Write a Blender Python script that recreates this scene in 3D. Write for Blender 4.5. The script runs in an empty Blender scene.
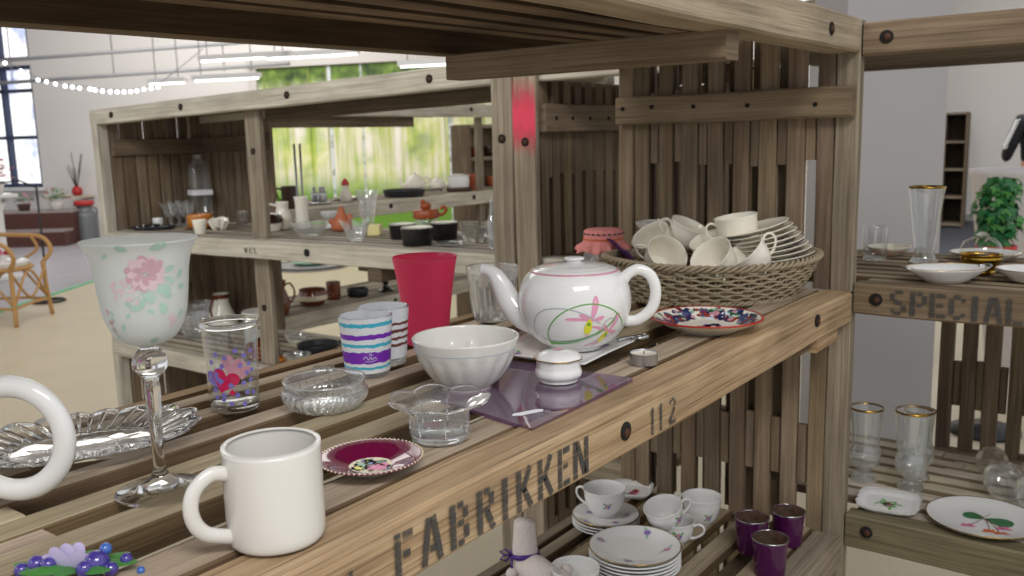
import bpy, math, random
from math import sin, cos, pi, sqrt, radians, atan2
from mathutils import Vector, Matrix, noise
random.seed(7)
SC = bpy.context.scene
COL = SC.collection

# ------------------------------------------------------------------ camera
# world: shelf surface z = 0, floor z = -1.06, camera 0.32 above the shelf
def make_camera():
    F = 906.67
    yaw, pitch, roll = radians(36.734), radians(9.362), radians(1.433)
    fw = Vector((cos(yaw)*cos(pitch), sin(yaw)*cos(pitch), -sin(pitch)))
    rt = Vector((sin(yaw), -cos(yaw), 0)); dn = fw.cross(rt)
    r2 = cos(roll)*rt + sin(roll)*dn; d2 = -sin(roll)*rt + cos(roll)*dn
    cd = bpy.data.cameras.new('camera'); c = bpy.data.objects.new('camera', cd); COL.objects.link(c)
    up = -d2; bk = -fw
    c.matrix_world = Matrix(((r2.x, up.x, bk.x, 0), (r2.y, up.y, bk.y, 0), (r2.z, up.z, bk.z, .32), (0, 0, 0, 1)))
    cd.sensor_width = 36; cd.lens = F*36/1024; cd.clip_start = .02; cd.clip_end = 200
    cd.dof.use_dof = True; cd.dof.focus_distance = 1.05; cd.dof.aperture_fstop = 9.5
    SC.camera = c
make_camera()
# ------------------------------------------------------------------ light
SC.view_settings.view_transform = 'Standard'; SC.view_settings.look = 'None'
SC.view_settings.gamma = 1; SC.view_settings.use_curve_mapping = False
SC.view_settings.exposure = 0.0
try:
    SC.cycles.transparent_max_bounces = 32; SC.cycles.max_bounces = 16; SC.cycles.transmission_bounces = 12; SC.cycles.glossy_bounces = 6
except Exception: pass
w = bpy.data.worlds.new('world'); SC.world = w; w.use_nodes = True
w.node_tree.nodes['Background'].inputs[0].default_value = (.93, .96, 1, 1)
w.node_tree.nodes['Background'].inputs[1].default_value = .82
def area(name, loc, target, sx, sy, power, col=(1, 1, 1)):
    l = bpy.data.lights.new(name, 'AREA'); l.shape = 'RECTANGLE'; l.size = sx; l.size_y = sy; l.energy = power; l.color = col
    o = bpy.data.objects.new(name, l); COL.objects.link(o); o.location = loc
    d = Vector(target)-Vector(loc); o.rotation_euler = d.to_track_quat('-Z', 'Y').to_euler()
    return o
area('ceiling_strip_light', (-.6, -1.2, 2.2), (.9, .8, 0), 1.6, .6, 58, (1, .98, .95))
area('ceiling_strip_light', (-1.5, 2.2, 2.2), (.8, .9, 0), 1.6, .6, 50, (1, .98, .95))
area('ceiling_strip_light', (4.2, 5.8, 2.6), (4.2, 5.8, -1), 3.5, 2.5, 75, (1, .98, .95))
area('ceiling_strip_light', (6.2, 10.2, 2.6), (8.0, 11.5, -.5), 5, 2, 145, (1, .98, .96))
area('ceiling_strip_light', (10.5, 1.8, 2.6), (11.5, 2, -1), 2.5, 3, 130, (1, .98, .95))

# ------------------------------------------------------------------ materials
def lin(c): return tuple((x/12.92 if x <= .04045 else ((x+.055)/1.055)**2.4) for x in c)
def rgb(r, g, b): return lin((r/255, g/255, b/255))+(1,)
MATS = {}
def mat(name, col, rough=.4, metal=0, trans=0, ior=1.45, coat=0, sss=0, spec=.5, alpha=1, emit=None, es=1, noise_amt=0, noise_scale=20, bump=0):
    m = bpy.data.materials.new(name); m.use_nodes = True; MATS[name] = m
    nt = m.node_tree; b = nt.nodes['Principled BSDF']
    b.inputs['Base Color'].default_value = col; b.inputs['Roughness'].default_value = rough
    b.inputs['Metallic'].default_value = metal; b.inputs['Transmission Weight'].default_value = trans
    b.inputs['IOR'].default_value = ior; b.inputs['Coat Weight'].default_value = coat
    b.inputs['Subsurface Weight'].default_value = sss; b.inputs['Subsurface Scale'].default_value = .01
    b.inputs['Specular IOR Level'].default_value = spec; b.inputs['Alpha'].default_value = alpha
    if emit: b.inputs['Emission Color'].default_value = emit; b.inputs['Emission Strength'].default_value = es
    tc = nt.nodes.new('ShaderNodeTexCoord'); n = nt.nodes.new('ShaderNodeTexNoise')
    n.inputs['Scale'].default_value = noise_scale; nt.links.new(tc.outputs['Object'], n.inputs['Vector'])
    mx = nt.nodes.new('ShaderNodeMix'); mx.data_type = 'RGBA'
    mx.inputs[6].default_value = col; mx.inputs[7].default_value = tuple(x*(1-noise_amt) for x in col[:3])+(1,)
    nt.links.new(n.outputs['Fac'], mx.inputs[0]); nt.links.new(mx.outputs[2], b.inputs['Base Color'])
    if bump:
        bp = nt.nodes.new('ShaderNodeBump'); bp.inputs['Strength'].default_value = bump; bp.inputs['Distance'].default_value = .002
        nt.links.new(n.outputs['Fac'], bp.inputs['Height']); nt.links.new(bp.outputs[0], b.inputs['Normal'])
    return m

def wood(name, c1, c2, c3, bumps=.35, ring=.5):
    m = bpy.data.materials.new(name); m.use_nodes = True; MATS[name] = m
    nt = m.node_tree; N = nt.nodes; L = nt.links; b = N['Principled BSDF']; b.inputs['Roughness'].default_value = .75
    b.inputs['Specular IOR Level'].default_value = .25
    uv = N.new('ShaderNodeUVMap'); uv.uv_map = 'UVMap'
    mp = N.new('ShaderNodeMapping'); mp.inputs['Scale'].default_value = (2.2, 70, 1); L.new(uv.outputs[0], mp.inputs[0])
    n1 = N.new('ShaderNodeTexNoise'); n1.inputs['Scale'].default_value = 1; n1.inputs['Detail'].default_value = 9; n1.inputs['Roughness'].default_value = .68; n1.inputs['Distortion'].default_value = .25
    L.new(mp.outputs[0], n1.inputs['Vector'])
    mp2 = N.new('ShaderNodeMapping'); mp2.inputs['Scale'].default_value = (5, 330, 1); L.new(uv.outputs[0], mp2.inputs[0])
    n2 = N.new('ShaderNodeTexNoise'); n2.inputs['Scale'].default_value = 1; n2.inputs['Detail'].default_value = 4; L.new(mp2.outputs[0], n2.inputs['Vector'])
    mp3 = N.new('ShaderNodeMapping'); mp3.inputs['Scale'].default_value = (6, 14, 1); L.new(uv.outputs[0], mp3.inputs[0])
    n3 = N.new('ShaderNodeTexNoise'); n3.inputs['Scale'].default_value = 1; n3.inputs['Detail'].default_value = 3; L.new(mp3.outputs[0], n3.inputs['Vector'])
    r = N.new('ShaderNodeValToRGB'); L.new(n1.outputs['Fac'], r.inputs[0])
    e = r.color_ramp.elements; e[0].position = .3; e[0].color = c1; e[1].position = .72; e[1].color = c3
    k = r.color_ramp.elements.new(.5); k.color = c2
    # growth ring lines
    mul = N.new('ShaderNodeMix'); mul.data_type = 'RGBA'; mul.blend_type = 'MULTIPLY'; mul.inputs[0].default_value = ring
    rr = N.new('ShaderNodeValToRGB'); L.new(n2.outputs['Fac'], rr.inputs[0]); rr.color_ramp.elements[0].position = .32; rr.color_ramp.elements[0].color = (.42, .4, .38, 1)
    rr.color_ramp.elements[1].position = .52; rr.color_ramp.elements[1].color = (1, 1, 1, 1)
    L.new(r.outputs[0], mul.inputs[6]); L.new(rr.outputs[0], mul.inputs[7])
    mul2 = N.new('ShaderNodeMix'); mul2.data_type = 'RGBA'; mul2.blend_type = 'MULTIPLY'; mul2.inputs[0].default_value = .5
    r3 = N.new('ShaderNodeValToRGB'); L.new(n3.outputs['Fac'], r3.inputs[0]); r3.color_ramp.elements[0].position = .3; r3.color_ramp.elements[0].color = (.55, .52, .48, 1)
    r3.color_ramp.elements[1].position = .6; r3.color_ramp.elements[1].color = (1.05, 1.03, 1, 1)
    L.new(mul.outputs[2], mul2.inputs[6]); L.new(r3.outputs[0], mul2.inputs[7])
    at = N.new('ShaderNodeAttribute'); at.attribute_name = 'tint'
    mul3 = N.new('ShaderNodeMix'); mul3.data_type = 'RGBA'; mul3.blend_type = 'MULTIPLY'; mul3.inputs[0].default_value = 1
    L.new(mul2.outputs[2], mul3.inputs[6]); L.new(at.outputs['Color'], mul3.inputs[7])
    L.new(mul3.outputs[2], b.inputs['Base Color'])
    bp = N.new('ShaderNodeBump'); bp.inputs['Strength'].default_value = bumps; bp.inputs['Distance'].default_value = .002
    ad = N.new('ShaderNodeMath'); L.new(n1.outputs['Fac'], ad.inputs[0]); L.new(n2.outputs['Fac'], ad.inputs[1]); L.new(ad.outputs[0], bp.inputs['Height'])
    L.new(bp.outputs[0], b.inputs['Normal'])
    return m
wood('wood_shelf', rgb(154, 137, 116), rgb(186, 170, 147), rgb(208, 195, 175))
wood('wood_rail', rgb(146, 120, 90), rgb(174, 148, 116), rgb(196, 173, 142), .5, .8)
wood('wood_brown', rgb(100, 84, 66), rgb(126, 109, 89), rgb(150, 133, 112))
wood('wood_grey', rgb(108, 97, 82), rgb(138, 126, 109), rgb(164, 153, 136))
wood('wood_pale', rgb(156, 149, 136), rgb(188, 181, 167), rgb(212, 207, 196))
wood('wood_green', rgb(88, 82, 62), rgb(118, 110, 86), rgb(142, 134, 110))
wood('wood_mid', rgb(128, 114, 94), rgb(156, 142, 120), rgb(178, 166, 144))

def thin_glass(name, tint=(1, 1, 1, 1), gloss=.0, ior=1.5, boost=1.0, milky=0, milk=(1, 1, 1, 1)):
    m = bpy.data.materials.new(name); m.use_nodes = True; MATS[name] = m
    nt = m.node_tree; N = nt.nodes; L = nt.links
    for n in list(N): N.remove(n)
    out = N.new('ShaderNodeOutputMaterial'); t = N.new('ShaderNodeBsdfTransparent'); t.inputs[0].default_value = tint
    g = N.new('ShaderNodeBsdfGlossy'); g.inputs['Roughness'].default_value = gloss; g.inputs['Color'].default_value = (1, 1, 1, 1)
    lw = N.new('ShaderNodeLayerWeight'); lw.inputs['Blend'].default_value = .5; pw = N.new('ShaderNodeMath'); pw.operation = 'POWER'; pw.inputs[1].default_value = 3.6; L.new(lw.outputs['Facing'], pw.inputs[0]); pa = N.new('ShaderNodeMath'); pa.operation = 'MULTIPLY_ADD'; pa.inputs[1].default_value = .75; pa.inputs[2].default_value = .045; L.new(pw.outputs[0], pa.inputs[0])
    tc = N.new('ShaderNodeTexCoord'); nz = N.new('ShaderNodeTexNoise'); nz.inputs['Scale'].default_value = 60; L.new(tc.outputs['Object'], nz.inputs[0])
    bp = N.new('ShaderNodeBump'); bp.inputs['Strength'].default_value = .08; bp.inputs['Distance'].default_value = .001; L.new(nz.outputs['Fac'], bp.inputs['Height'])
    L.new(bp.outputs[0], g.inputs['Normal']); L.new(bp.outputs[0], lw.inputs['Normal'])
    mu = N.new('ShaderNodeMath'); mu.operation = 'MULTIPLY'; mu.inputs[1].default_value = boost; mu.use_clamp = True; L.new(pa.outputs[0], mu.inputs[0])
    mx = N.new('ShaderNodeMixShader'); L.new(mu.outputs[0], mx.inputs[0]); L.new(t.outputs[0], mx.inputs[1]); L.new(g.outputs[0], mx.inputs[2])
    last = mx
    if milky:
        d = N.new('ShaderNodeBsdfDiffuse'); d.inputs[0].default_value = milk
        tl = N.new('ShaderNodeBsdfTranslucent'); tl.inputs[0].default_value = milk
        a = N.new('ShaderNodeMixShader'); a.inputs[0].default_value = .5; L.new(d.outputs[0], a.inputs[1]); L.new(tl.outputs[0], a.inputs[2])
        m2 = N.new('ShaderNodeMixShader'); m2.inputs[0].default_value = milky; L.new(mx.outputs[0], m2.inputs[1]); L.new(a.outputs[0], m2.inputs[2]); last = m2
    L.new(last.outputs[0], out.inputs[0])
    return m
thin_glass('glass', (.97, .98, .98, 1), boost=1.3)
thin_glass('glass_pale', (.96, .97, .97, 1), boost=1.8, milky=.07)
thin_glass('glass_dish', (.95, .96, .96, 1), boost=2.2, milky=.02)
thin_glass('glass_purple', (.66, .50, .66, 1), boost=1.2, milky=.16, milk=(.42, .28, .46, 1))
thin_glass('glass_votive', (.35, .06, .32, 1), boost=1.4, milky=.45, milk=(.2, .02, .18, 1))
thin_glass('glass_frost', (.94, .96, .96, 1), gloss=.25, boost=.8, milky=.66, milk=(.93, .95, .94, 1))
thin_glass('glass_red', (.88, .16, .30, 1), gloss=.3, boost=.8, milky=.62, milk=(.92, .13, .30, 1))
mat('solid_glass', (1, 1, 1, 1), .0, trans=1, ior=1.45, spec=.6)
mat('cut_glass', (1, 1, 1, 1), .02, trans=1, ior=1.42, spec=.6)
def lighten_glass():
    nt = MATS['cut_glass'].node_tree; N = nt.nodes; L = nt.links; b = N['Principled BSDF']; o = N['Material Output']
    t = N.new('ShaderNodeBsdfTransparent'); t.inputs[0].default_value = (.98, .99, .99, 1); m = N.new('ShaderNodeMixShader'); m.inputs[0].default_value = .62
    L.new(t.outputs[0], m.inputs[1]); L.new(b.outputs[0], m.inputs[2]); L.new(m.outputs[0], o.inputs[0])
lighten_glass()
mat('white_china', rgb(226, 225, 223), .12, coat=.3, noise_amt=.03, noise_scale=4)
mat('mug_china', rgb(216, 213, 207), .16, coat=.3, noise_amt=.02, noise_scale=4)
mat('cream_china', rgb(236, 230, 214), .15, coat=.3, noise_amt=.03, noise_scale=4)
mat('grey_china', rgb(196, 192, 184), .2, noise_amt=.05)
mat('gold', rgb(190, 150, 60), .2, metal=1, noise_amt=.2)
mat('silver', rgb(190, 190, 190), .2, metal=1, noise_amt=.2)
mat('tin', rgb(190, 192, 195), .38, metal=.85, noise_amt=.25, noise_scale=60)
mat('wax', rgb(220, 212, 196), .5, sss=.2, noise_amt=.06)
mat('black', rgb(26, 24, 24), .35, noise_amt=.3)
mat('black_gloss', rgb(22, 20, 20), .12, coat=.5, noise_amt=.3)
mat('cast_iron', rgb(40, 40, 42), .45, noise_amt=.3)
mat('rust', rgb(84, 52, 36), .7, metal=.3, noise_amt=.5, noise_scale=150)
mat('hole', rgb(22, 16, 12), .9, noise_amt=.2)
mat('brown_glaze', rgb(122, 58, 28), .12, coat=.6, noise_amt=.55, noise_scale=25)
mat('dark_brown_glaze', rgb(52, 30, 22), .12, coat=.6, noise_amt=.3, noise_scale=25)
mat('brown_matt', rgb(74, 52, 38), .5, noise_amt=.2)
mat('amber', rgb(196, 120, 34), .15, coat=.5, noise_amt=.25)
mat('terracotta', rgb(190, 108, 70), .5, noise_amt=.25)
mat('copper_red', rgb(170, 84, 44), .35, noise_amt=.3)
mat('butter', rgb(226, 212, 150), .5, noise_amt=.1)
mat('wicker', rgb(158, 142, 116), .65, noise_amt=.35, noise_scale=60)
mat('rattan', rgb(196, 150, 90), .45, noise_amt=.3, noise_scale=40)
mat('napkin', rgb(78, 26, 88), .8, noise_amt=.2)
mat('crochet_pink', rgb(232, 146, 140), .85, noise_amt=.35, noise_scale=120, bump=.6)
mat('orange_ribbon', rgb(206, 104, 50), .5, noise_amt=.2)
mat('knit_white', rgb(224, 212, 206), .9, noise_amt=.18, noise_scale=150, bump=.7)
mat('purple_ribbon', rgb(74, 42, 130), .35, noise_amt=.2)
mat('bead_purple', rgb(74, 60, 150), .1, coat=.8, noise_amt=.3)
mat('bead_blue', rgb(66, 110, 190), .1, coat=.8, noise_amt=.3)
mat('petal_lilac', rgb(196, 184, 220), .6, noise_amt=.2)
mat('leaf_green', rgb(74, 138, 62), .5, noise_amt=.35, noise_scale=30)
mat('leaf_dark', rgb(38, 110, 56), .4, noise_amt=.3, noise_scale=30)
mat('paper_white', rgb(236, 236, 238), .6, noise_amt=.03)
mat('burgundy', rgb(112, 16, 62), .1, coat=.7, noise_amt=.2, noise_scale=80)
# printed decoration colours
for n_, c_ in dict(p_rust=(150, 56, 40), p_slate=(84, 88, 130), p_orchid=(228, 158, 188), p_rose=(222, 196, 202), p_rose2=(202, 164, 176), p_sage=(176, 206, 192), d_pink=(222, 120, 160), d_rose=(206, 150, 164), d_rose2=(186, 118, 140), d_sage=(138, 184, 164), d_green=(86, 168, 44), d_dgreen=(38, 92, 50), d_yellow=(226, 222, 60),
                   d_grey=(176, 184, 192), d_purple=(146, 112, 190), d_navy=(38, 42, 86), d_red=(184, 46, 34), d_iris=(120, 120, 196), d_crimson=(214, 36, 92), d_dots=(134, 122, 200),
                   d_orange=(218, 104, 52), d_cream=(226, 212, 180), d_leaf=(64, 124, 84), d_blue=(90, 120, 180), d_black=(30, 28, 28), d_violet=(128, 52, 186), d_cyan=(70, 186, 214), d_white=(236, 238, 242), d_brown=(120, 70, 60), d_ink=(58, 54, 52)).items():
    mat(n_, rgb(*c_), .3, noise_amt=.18, noise_scale=120)
mat('wall_white', rgb(222, 218, 214), .8, noise_amt=.03, noise_scale=2)
mat('wall_grey', rgb(164, 160, 160), .8, noise_amt=.05, noise_scale=6)
mat('ceiling_white', rgb(205, 200, 196), .8, noise_amt=.04, noise_scale=2)
mat('pipe_grey', rgb(150, 150, 152), .5, noise_amt=.1)
mat('frame_navy', rgb(40, 52, 84), .5, noise_amt=.1)
mat('frame_white', rgb(225, 225, 225), .5, noise_amt=.05)
mat('lamp_glow', (1, 1, 1, 1), .5, emit=(1, 1, 1, 1), es=3)
mat('bulb_glow', (1, 1, 1, 1), .5, emit=(.95, .95, 1, 1), es=7)
mat('step_wood', rgb(84, 46, 36), .4, noise_amt=.4, noise_scale=8)
mat('step_top', rgb(150, 140, 136), .6, noise_amt=.2)
mat('carpet_dark', rgb(70, 72, 80), .95, noise_amt=.2, noise_scale=30)
mat('floor_strip', rgb(120, 200, 160), .3, noise_amt=.3)
mat('can_grey', rgb(120, 124, 126), .45, metal=.5, noise_amt=.3)
mat('can_red', rgb(176, 40, 42), .4, noise_amt=.2)
mat('jacket', rgb(28, 28, 36), .8, noise_amt=.3)
mat('jacket_blue', rgb(36, 50, 110), .8, noise_amt=.2)
mat('skin', rgb(206, 160, 136), .5, sss=.1, noise_amt=.08)
mat('hair', rgb(60, 44, 34), .7, noise_amt=.3)
mat('pot_pink', rgb(212, 206, 206), .5, noise_amt=.06)
mat('pot_red', rgb(190, 30, 34), .4, noise_amt=.1)
mat('green_glass', rgb(150, 200, 176), .2, noise_amt=.3)

def floor_mat():
    m = mat('floor_vinyl', rgb(220, 207, 180), .42, noise_amt=.14, noise_scale=3)
    nt = m.node_tree; N = nt.nodes; L = nt.links
    # speckle
    n = N.new('ShaderNodeTexNoise'); n.inputs['Scale'].default_value = 60; n.inputs['Detail'].default_value = 3
    tc = N.new('ShaderNodeTexCoord'); L.new(tc.outputs['Object'], n.inputs[0])
    b = N['Principled BSDF']; src = b.inputs['Base Color'].links[0].from_socket
    mx = N.new('ShaderNodeMix'); mx.data_type = 'RGBA'; mx.blend_type = 'MULTIPLY'; mx.inputs[0].default_value = .25
    L.new(src, mx.inputs[6]); L.new(n.outputs['Color'], mx.inputs[7]); L.new(mx.outputs[2], b.inputs['Base Color'])
floor_mat()
def grey_floor_mat():
    m = mat('floor_grey_planks', rgb(176, 172, 178), .35, noise_amt=.08, noise_scale=2)
    nt = m.node_tree; N = nt.nodes; L = nt.links
    tc = N.new('ShaderNodeTexCoord'); mp = N.new('ShaderNodeMapping'); mp.inputs['Rotation'].default_value = (0, 0, radians(-35)); mp.inputs['Scale'].default_value = (.6, 5, 1)
    wv = N.new('ShaderNodeTexBrick'); wv.inputs['Scale'].default_value = 1.2; wv.inputs['Mortar Size'].default_value = .012
    wv.inputs['Color1'].default_value = (1, 1, 1, 1); wv.inputs['Color2'].default_value = (.86, .86, .88, 1); wv.inputs['Mortar'].default_value = (.6, .6, .62, 1)
    L.new(tc.outputs['Object'], mp.inputs[0]); L.new(mp.outputs[0], wv.inputs[0])
    b = N['Principled BSDF']; src = b.inputs['Base Color'].links[0].from_socket
    mx = N.new('ShaderNodeMix'); mx.data_type = 'RGBA'; mx.blend_type = 'MULTIPLY'; mx.inputs[0].default_value = 1
    L.new(src, mx.inputs[6]); L.new(wv.outputs['Color'], mx.inputs[7]); L.new(mx.outputs[2], b.inputs['Base Color'])
grey_floor_mat()
def ink_mat():
    m = bpy.data.materials.new('stencil_ink'); m.use_nodes = True; MATS['stencil_ink'] = m
    nt = m.node_tree; N = nt.nodes; L = nt.links; b = N['Principled BSDF']
    b.inputs['Base Color'].default_value = rgb(62, 60, 58); b.inputs['Roughness'].default_value = .8
    tc = N.new('ShaderNodeTexCoord'); mp = N.new('ShaderNodeMapping'); mp.inputs['Scale'].default_value = (30, 30, 330); L.new(tc.outputs['Object'], mp.inputs[0])
    n = N.new('ShaderNodeTexNoise'); n.inputs['Scale'].default_value = 1; n.inputs['Detail'].default_value = 3; L.new(mp.outputs[0], n.inputs[0])
    r = N.new('ShaderNodeMapRange'); r.inputs[1].default_value = .42; r.inputs[2].default_value = .68; r.inputs[3].default_value = .97; r.inputs[4].default_value = .4
    L.new(n.outputs['Fac'], r.inputs[0]); L.new(r.outputs[0], b.inputs['Alpha'])
ink_mat()
def spray_mat():
    m = bpy.data.materials.new('red_spray'); m.use_nodes = True; MATS['red_spray'] = m
    nt = m.node_tree; N = nt.nodes; L = nt.links; b = N['Principled BSDF']
    b.inputs['Base Color'].default_value = rgb(214, 60, 84); b.inputs['Roughness'].default_value = .7
    tc = N.new('ShaderNodeTexCoord'); sp = N.new('ShaderNodeSeparateXYZ'); L.new(tc.outputs['Object'], sp.inputs[0])
    # z falloff around centre of the sprayed patch
    s = N.new('ShaderNodeMath'); s.operation = 'SUBTRACT'; s.inputs[1].default_value = .375; L.new(sp.outputs['Z'], s.inputs[0])
    a = N.new('ShaderNodeMath'); a.operation = 'ABSOLUTE'; L.new(s.outputs[0], a.inputs[0])
    n = N.new('ShaderNodeTexNoise'); n.inputs['Scale'].default_value = 25; L.new(tc.outputs['Object'], n.inputs[0])
    ad = N.new('ShaderNodeMath'); ad.operation = 'MULTIPLY_ADD'; ad.inputs[1].default_value = .06; L.new(n.outputs['Fac'], ad.inputs[0]); L.new(a.outputs[0], ad.inputs[2])
    r = N.new('ShaderNodeMapRange'); r.inputs[1].default_value = .05; r.inputs[2].default_value = .13; r.inputs[3].default_value = .9; r.inputs[4].default_value = 0
    L.new(ad.outputs[0], r.inputs[0]); L.new(r.outputs[0], b.inputs['Alpha'])
spray_mat()
def birch_mat():
    m = bpy.data.materials.new('birch_print'); m.use_nodes = True; MATS['birch_print'] = m
    nt = m.node_tree; N = nt.nodes; L = nt.links; b = N['Principled BSDF']; b.inputs['Roughness'].default_value = .6
    tc = N.new('ShaderNodeTexCoord')           # object space: X along the wall, Z up
    def tex(sx, sz, det=4, off=0, dist=0):
        mp = N.new('ShaderNodeMapping'); mp.inputs['Scale'].default_value = (sx, 0, sz); mp.inputs['Location'].default_value = (off, 0, 0); L.new(tc.outputs['Object'], mp.inputs[0])
        n = N.new('ShaderNodeTexNoise'); n.inputs['Scale'].default_value = 1; n.inputs['Detail'].default_value = det; n.inputs['Distortion'].default_value = dist; L.new(mp.outputs[0], n.inputs[0]); return n.outputs['Fac']
    def ramp(src, stops):
        r = N.new('ShaderNodeValToRGB'); L.new(src, r.inputs[0]); e = r.color_ramp.elements
        e[0].position, e[0].color = stops[0]; e[1].position, e[1].color = stops[-1]
        for p, c in stops[1:-1]: k = e.new(p); k.color = c
        return r.outputs[0]
    def mix(f, a, c, bl='MIX'):
        x = N.new('ShaderNodeMix'); x.data_type = 'RGBA'; x.blend_type = bl
        if isinstance(f, float): x.inputs[0].default_value = f
        else: L.new(f, x.inputs[0])
        for i, v in ((6, a), (7, c)):
            if isinstance(v, tuple): x.inputs[i].default_value = v
            else: L.new(v, x.inputs[i])
        return x.outputs[2]
    foliage = ramp(tex(3.0, 3.0, 8, 0, .5), [(.32, rgb(96, 132, 30)), (.45, rgb(158, 190, 50)), (.56, rgb(206, 214, 96)), (.72, rgb(236, 238, 200))])
    pale = ramp(tex(9, .6, 4, 3), [(.35, rgb(176, 190, 90)), (.5, rgb(226, 222, 196)), (.65, rgb(244, 236, 226))])
    sp = N.new('ShaderNodeSeparateXYZ'); L.new(tc.outputs['Object'], sp.inputs[0])
    # upper crown dark green, mid yellow-green, low green grass
    hz = N.new('ShaderNodeMapRange'); hz.inputs[1].default_value = .95; hz.inputs[2].default_value = 1.25; L.new(sp.outputs['Z'], hz.inputs[0])
    dark = ramp(tex(5, 5, 8, 1), [(.35, rgb(40, 66, 22)), (.6, rgb(110, 140, 50)), (.75, rgb(180, 190, 120))])
    md = N.new('ShaderNodeMapRange'); md.inputs[1].default_value = .35; md.inputs[2].default_value = -.05; L.new(sp.outputs['Z'], md.inputs[0])
    mdx = N.new('ShaderNodeMapRange'); mdx.inputs[1].default_value = 2.6; mdx.inputs[2].default_value = 1.2; L.new(sp.outputs['X'], mdx.inputs[0])
    mm = N.new('ShaderNodeMath'); mm.operation = 'MULTIPLY'; L.new(md.outputs[0], mm.inputs[0]); L.new(mdx.outputs[0], mm.inputs[1])
    c = mix(.38, foliage, pale)
    pf = ramp(tex(2, 1.5, 5, 9), [(.42, (0, 0, 0, 1)), (.6, (1, 1, 1, 1))])
    c = mix(pf, c, pale)
    low = N.new('ShaderNodeMapRange'); low.inputs[1].default_value = -.1; low.inputs[2].default_value = -.45; L.new(sp.outputs['Z'], low.inputs[0])
    c = mix(low.outputs[0], c, rgb(104, 150, 44))
    c = mix(hz.outputs[0], c, dark)
    # trunks
    t1 = ramp(tex(5.5, .05, 1, 2.2), [(.62, (0, 0, 0, 1)), (.655, (1, 1, 1, 1))])
    t2 = ramp(tex(14, .1, 1, 7), [(.64, (0, 0, 0, 1)), (.68, (1, 1, 1, 1))])
    bark = ramp(tex(3, 9, 3, 5), [(.35, rgb(130, 140, 130)), (.55, rgb(206, 212, 214))])
    c = mix(t2, c, rgb(120, 130, 60)); c = mix(t1, c, bark)
    L.new(c, b.inputs['Base Color'])
birch_mat()
def view_mat():
    m = bpy.data.materials.new('daylight_view'); m.use_nodes = True; MATS['daylight_view'] = m
    nt = m.node_tree; N = nt.nodes; L = nt.links; b = N['Principled BSDF']; b.inputs['Base Color'].default_value = (0, 0, 0, 1)
    tc = N.new('ShaderNodeTexCoord'); n = N.new('ShaderNodeTexNoise'); n.inputs['Scale'].default_value = 2.4; n.inputs['Detail'].default_value = 4; L.new(tc.outputs['Object'], n.inputs[0])
    r = N.new('ShaderNodeValToRGB'); L.new(n.outputs['Fac'], r.inputs[0]); r.color_ramp.elements[0].position = .36; r.color_ramp.elements[0].color = (.45, .5, .72, 1)
    r.color_ramp.elements[1].position = .5; r.color_ramp.elements[1].color = (1, 1, 1, 1)
    L.new(r.outputs[0], b.inputs['Emission Color']); b.inputs['Emission Strength'].default_value = 1.4
view_mat()

# ------------------------------------------------------------------ mesh builder
class MB:
    def __init__(s): s.v = []; s.f = []; s.uv = []; s.mi = []; s.ti = []; s.sm = []
    def face(s, idx, uv=None, mi=0, tint=(1, 1, 1), smooth=True):
        s.f.append(tuple(idx)); s.uv.append(uv); s.mi.append(mi); s.ti.append(tint); s.sm.append(smooth)
    def build(s, name, m, parent=None, warp=None, loc=None):
        me = bpy.data.meshes.new(name)
        vs = [warp(Vector(p)) for p in s.v] if warp else s.v
        me.from_pydata([tuple(p) for p in vs], [], s.f)
        ms = m if isinstance(m, (list, tuple)) else [m]
        for k in ms: me.materials.append(MATS[k])
        me.uv_layers.new(name='UVMap'); me.color_attributes.new('tint', 'FLOAT_COLOR', 'CORNER')
        U = []; T = []
        for p, uv, t in zip(s.f, s.uv, s.ti):
            for k in range(len(p)):
                U += list(uv[k]) if uv else [s.v[p[k]][0]+s.v[p[k]][1], s.v[p[k]][2]]
                T += [t[0], t[1], t[2], 1]
        me.uv_layers['UVMap'].data.foreach_set('uv', U); me.color_attributes['tint'].data.foreach_set('color', T)
        me.polygons.foreach_set('material_index', s.mi); me.polygons.foreach_set('use_smooth', s.sm)
        me.update()
        o = bpy.data.objects.new(name, me); COL.objects.link(o)
        if parent is not None: o.parent = parent
        if loc is not None: o.location = loc
        return o

def tag(o, label=None, cat=None, group=None, kind=None):
    if label: o['label'] = label
    if cat: o['category'] = cat
    if group: o['group'] = group
    if kind: o['kind'] = kind
    return o
def thing(name, label, cat, loc=(0, 0, 0), rz=0, group=None, rot=None):
    o = bpy.data.objects.new(name, None); COL.objects.link(o); o.location = loc; o.rotation_euler = rot if rot else (0, 0, rz)
    o.empty_display_size = .05
    return tag(o, label, cat, group)

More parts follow.
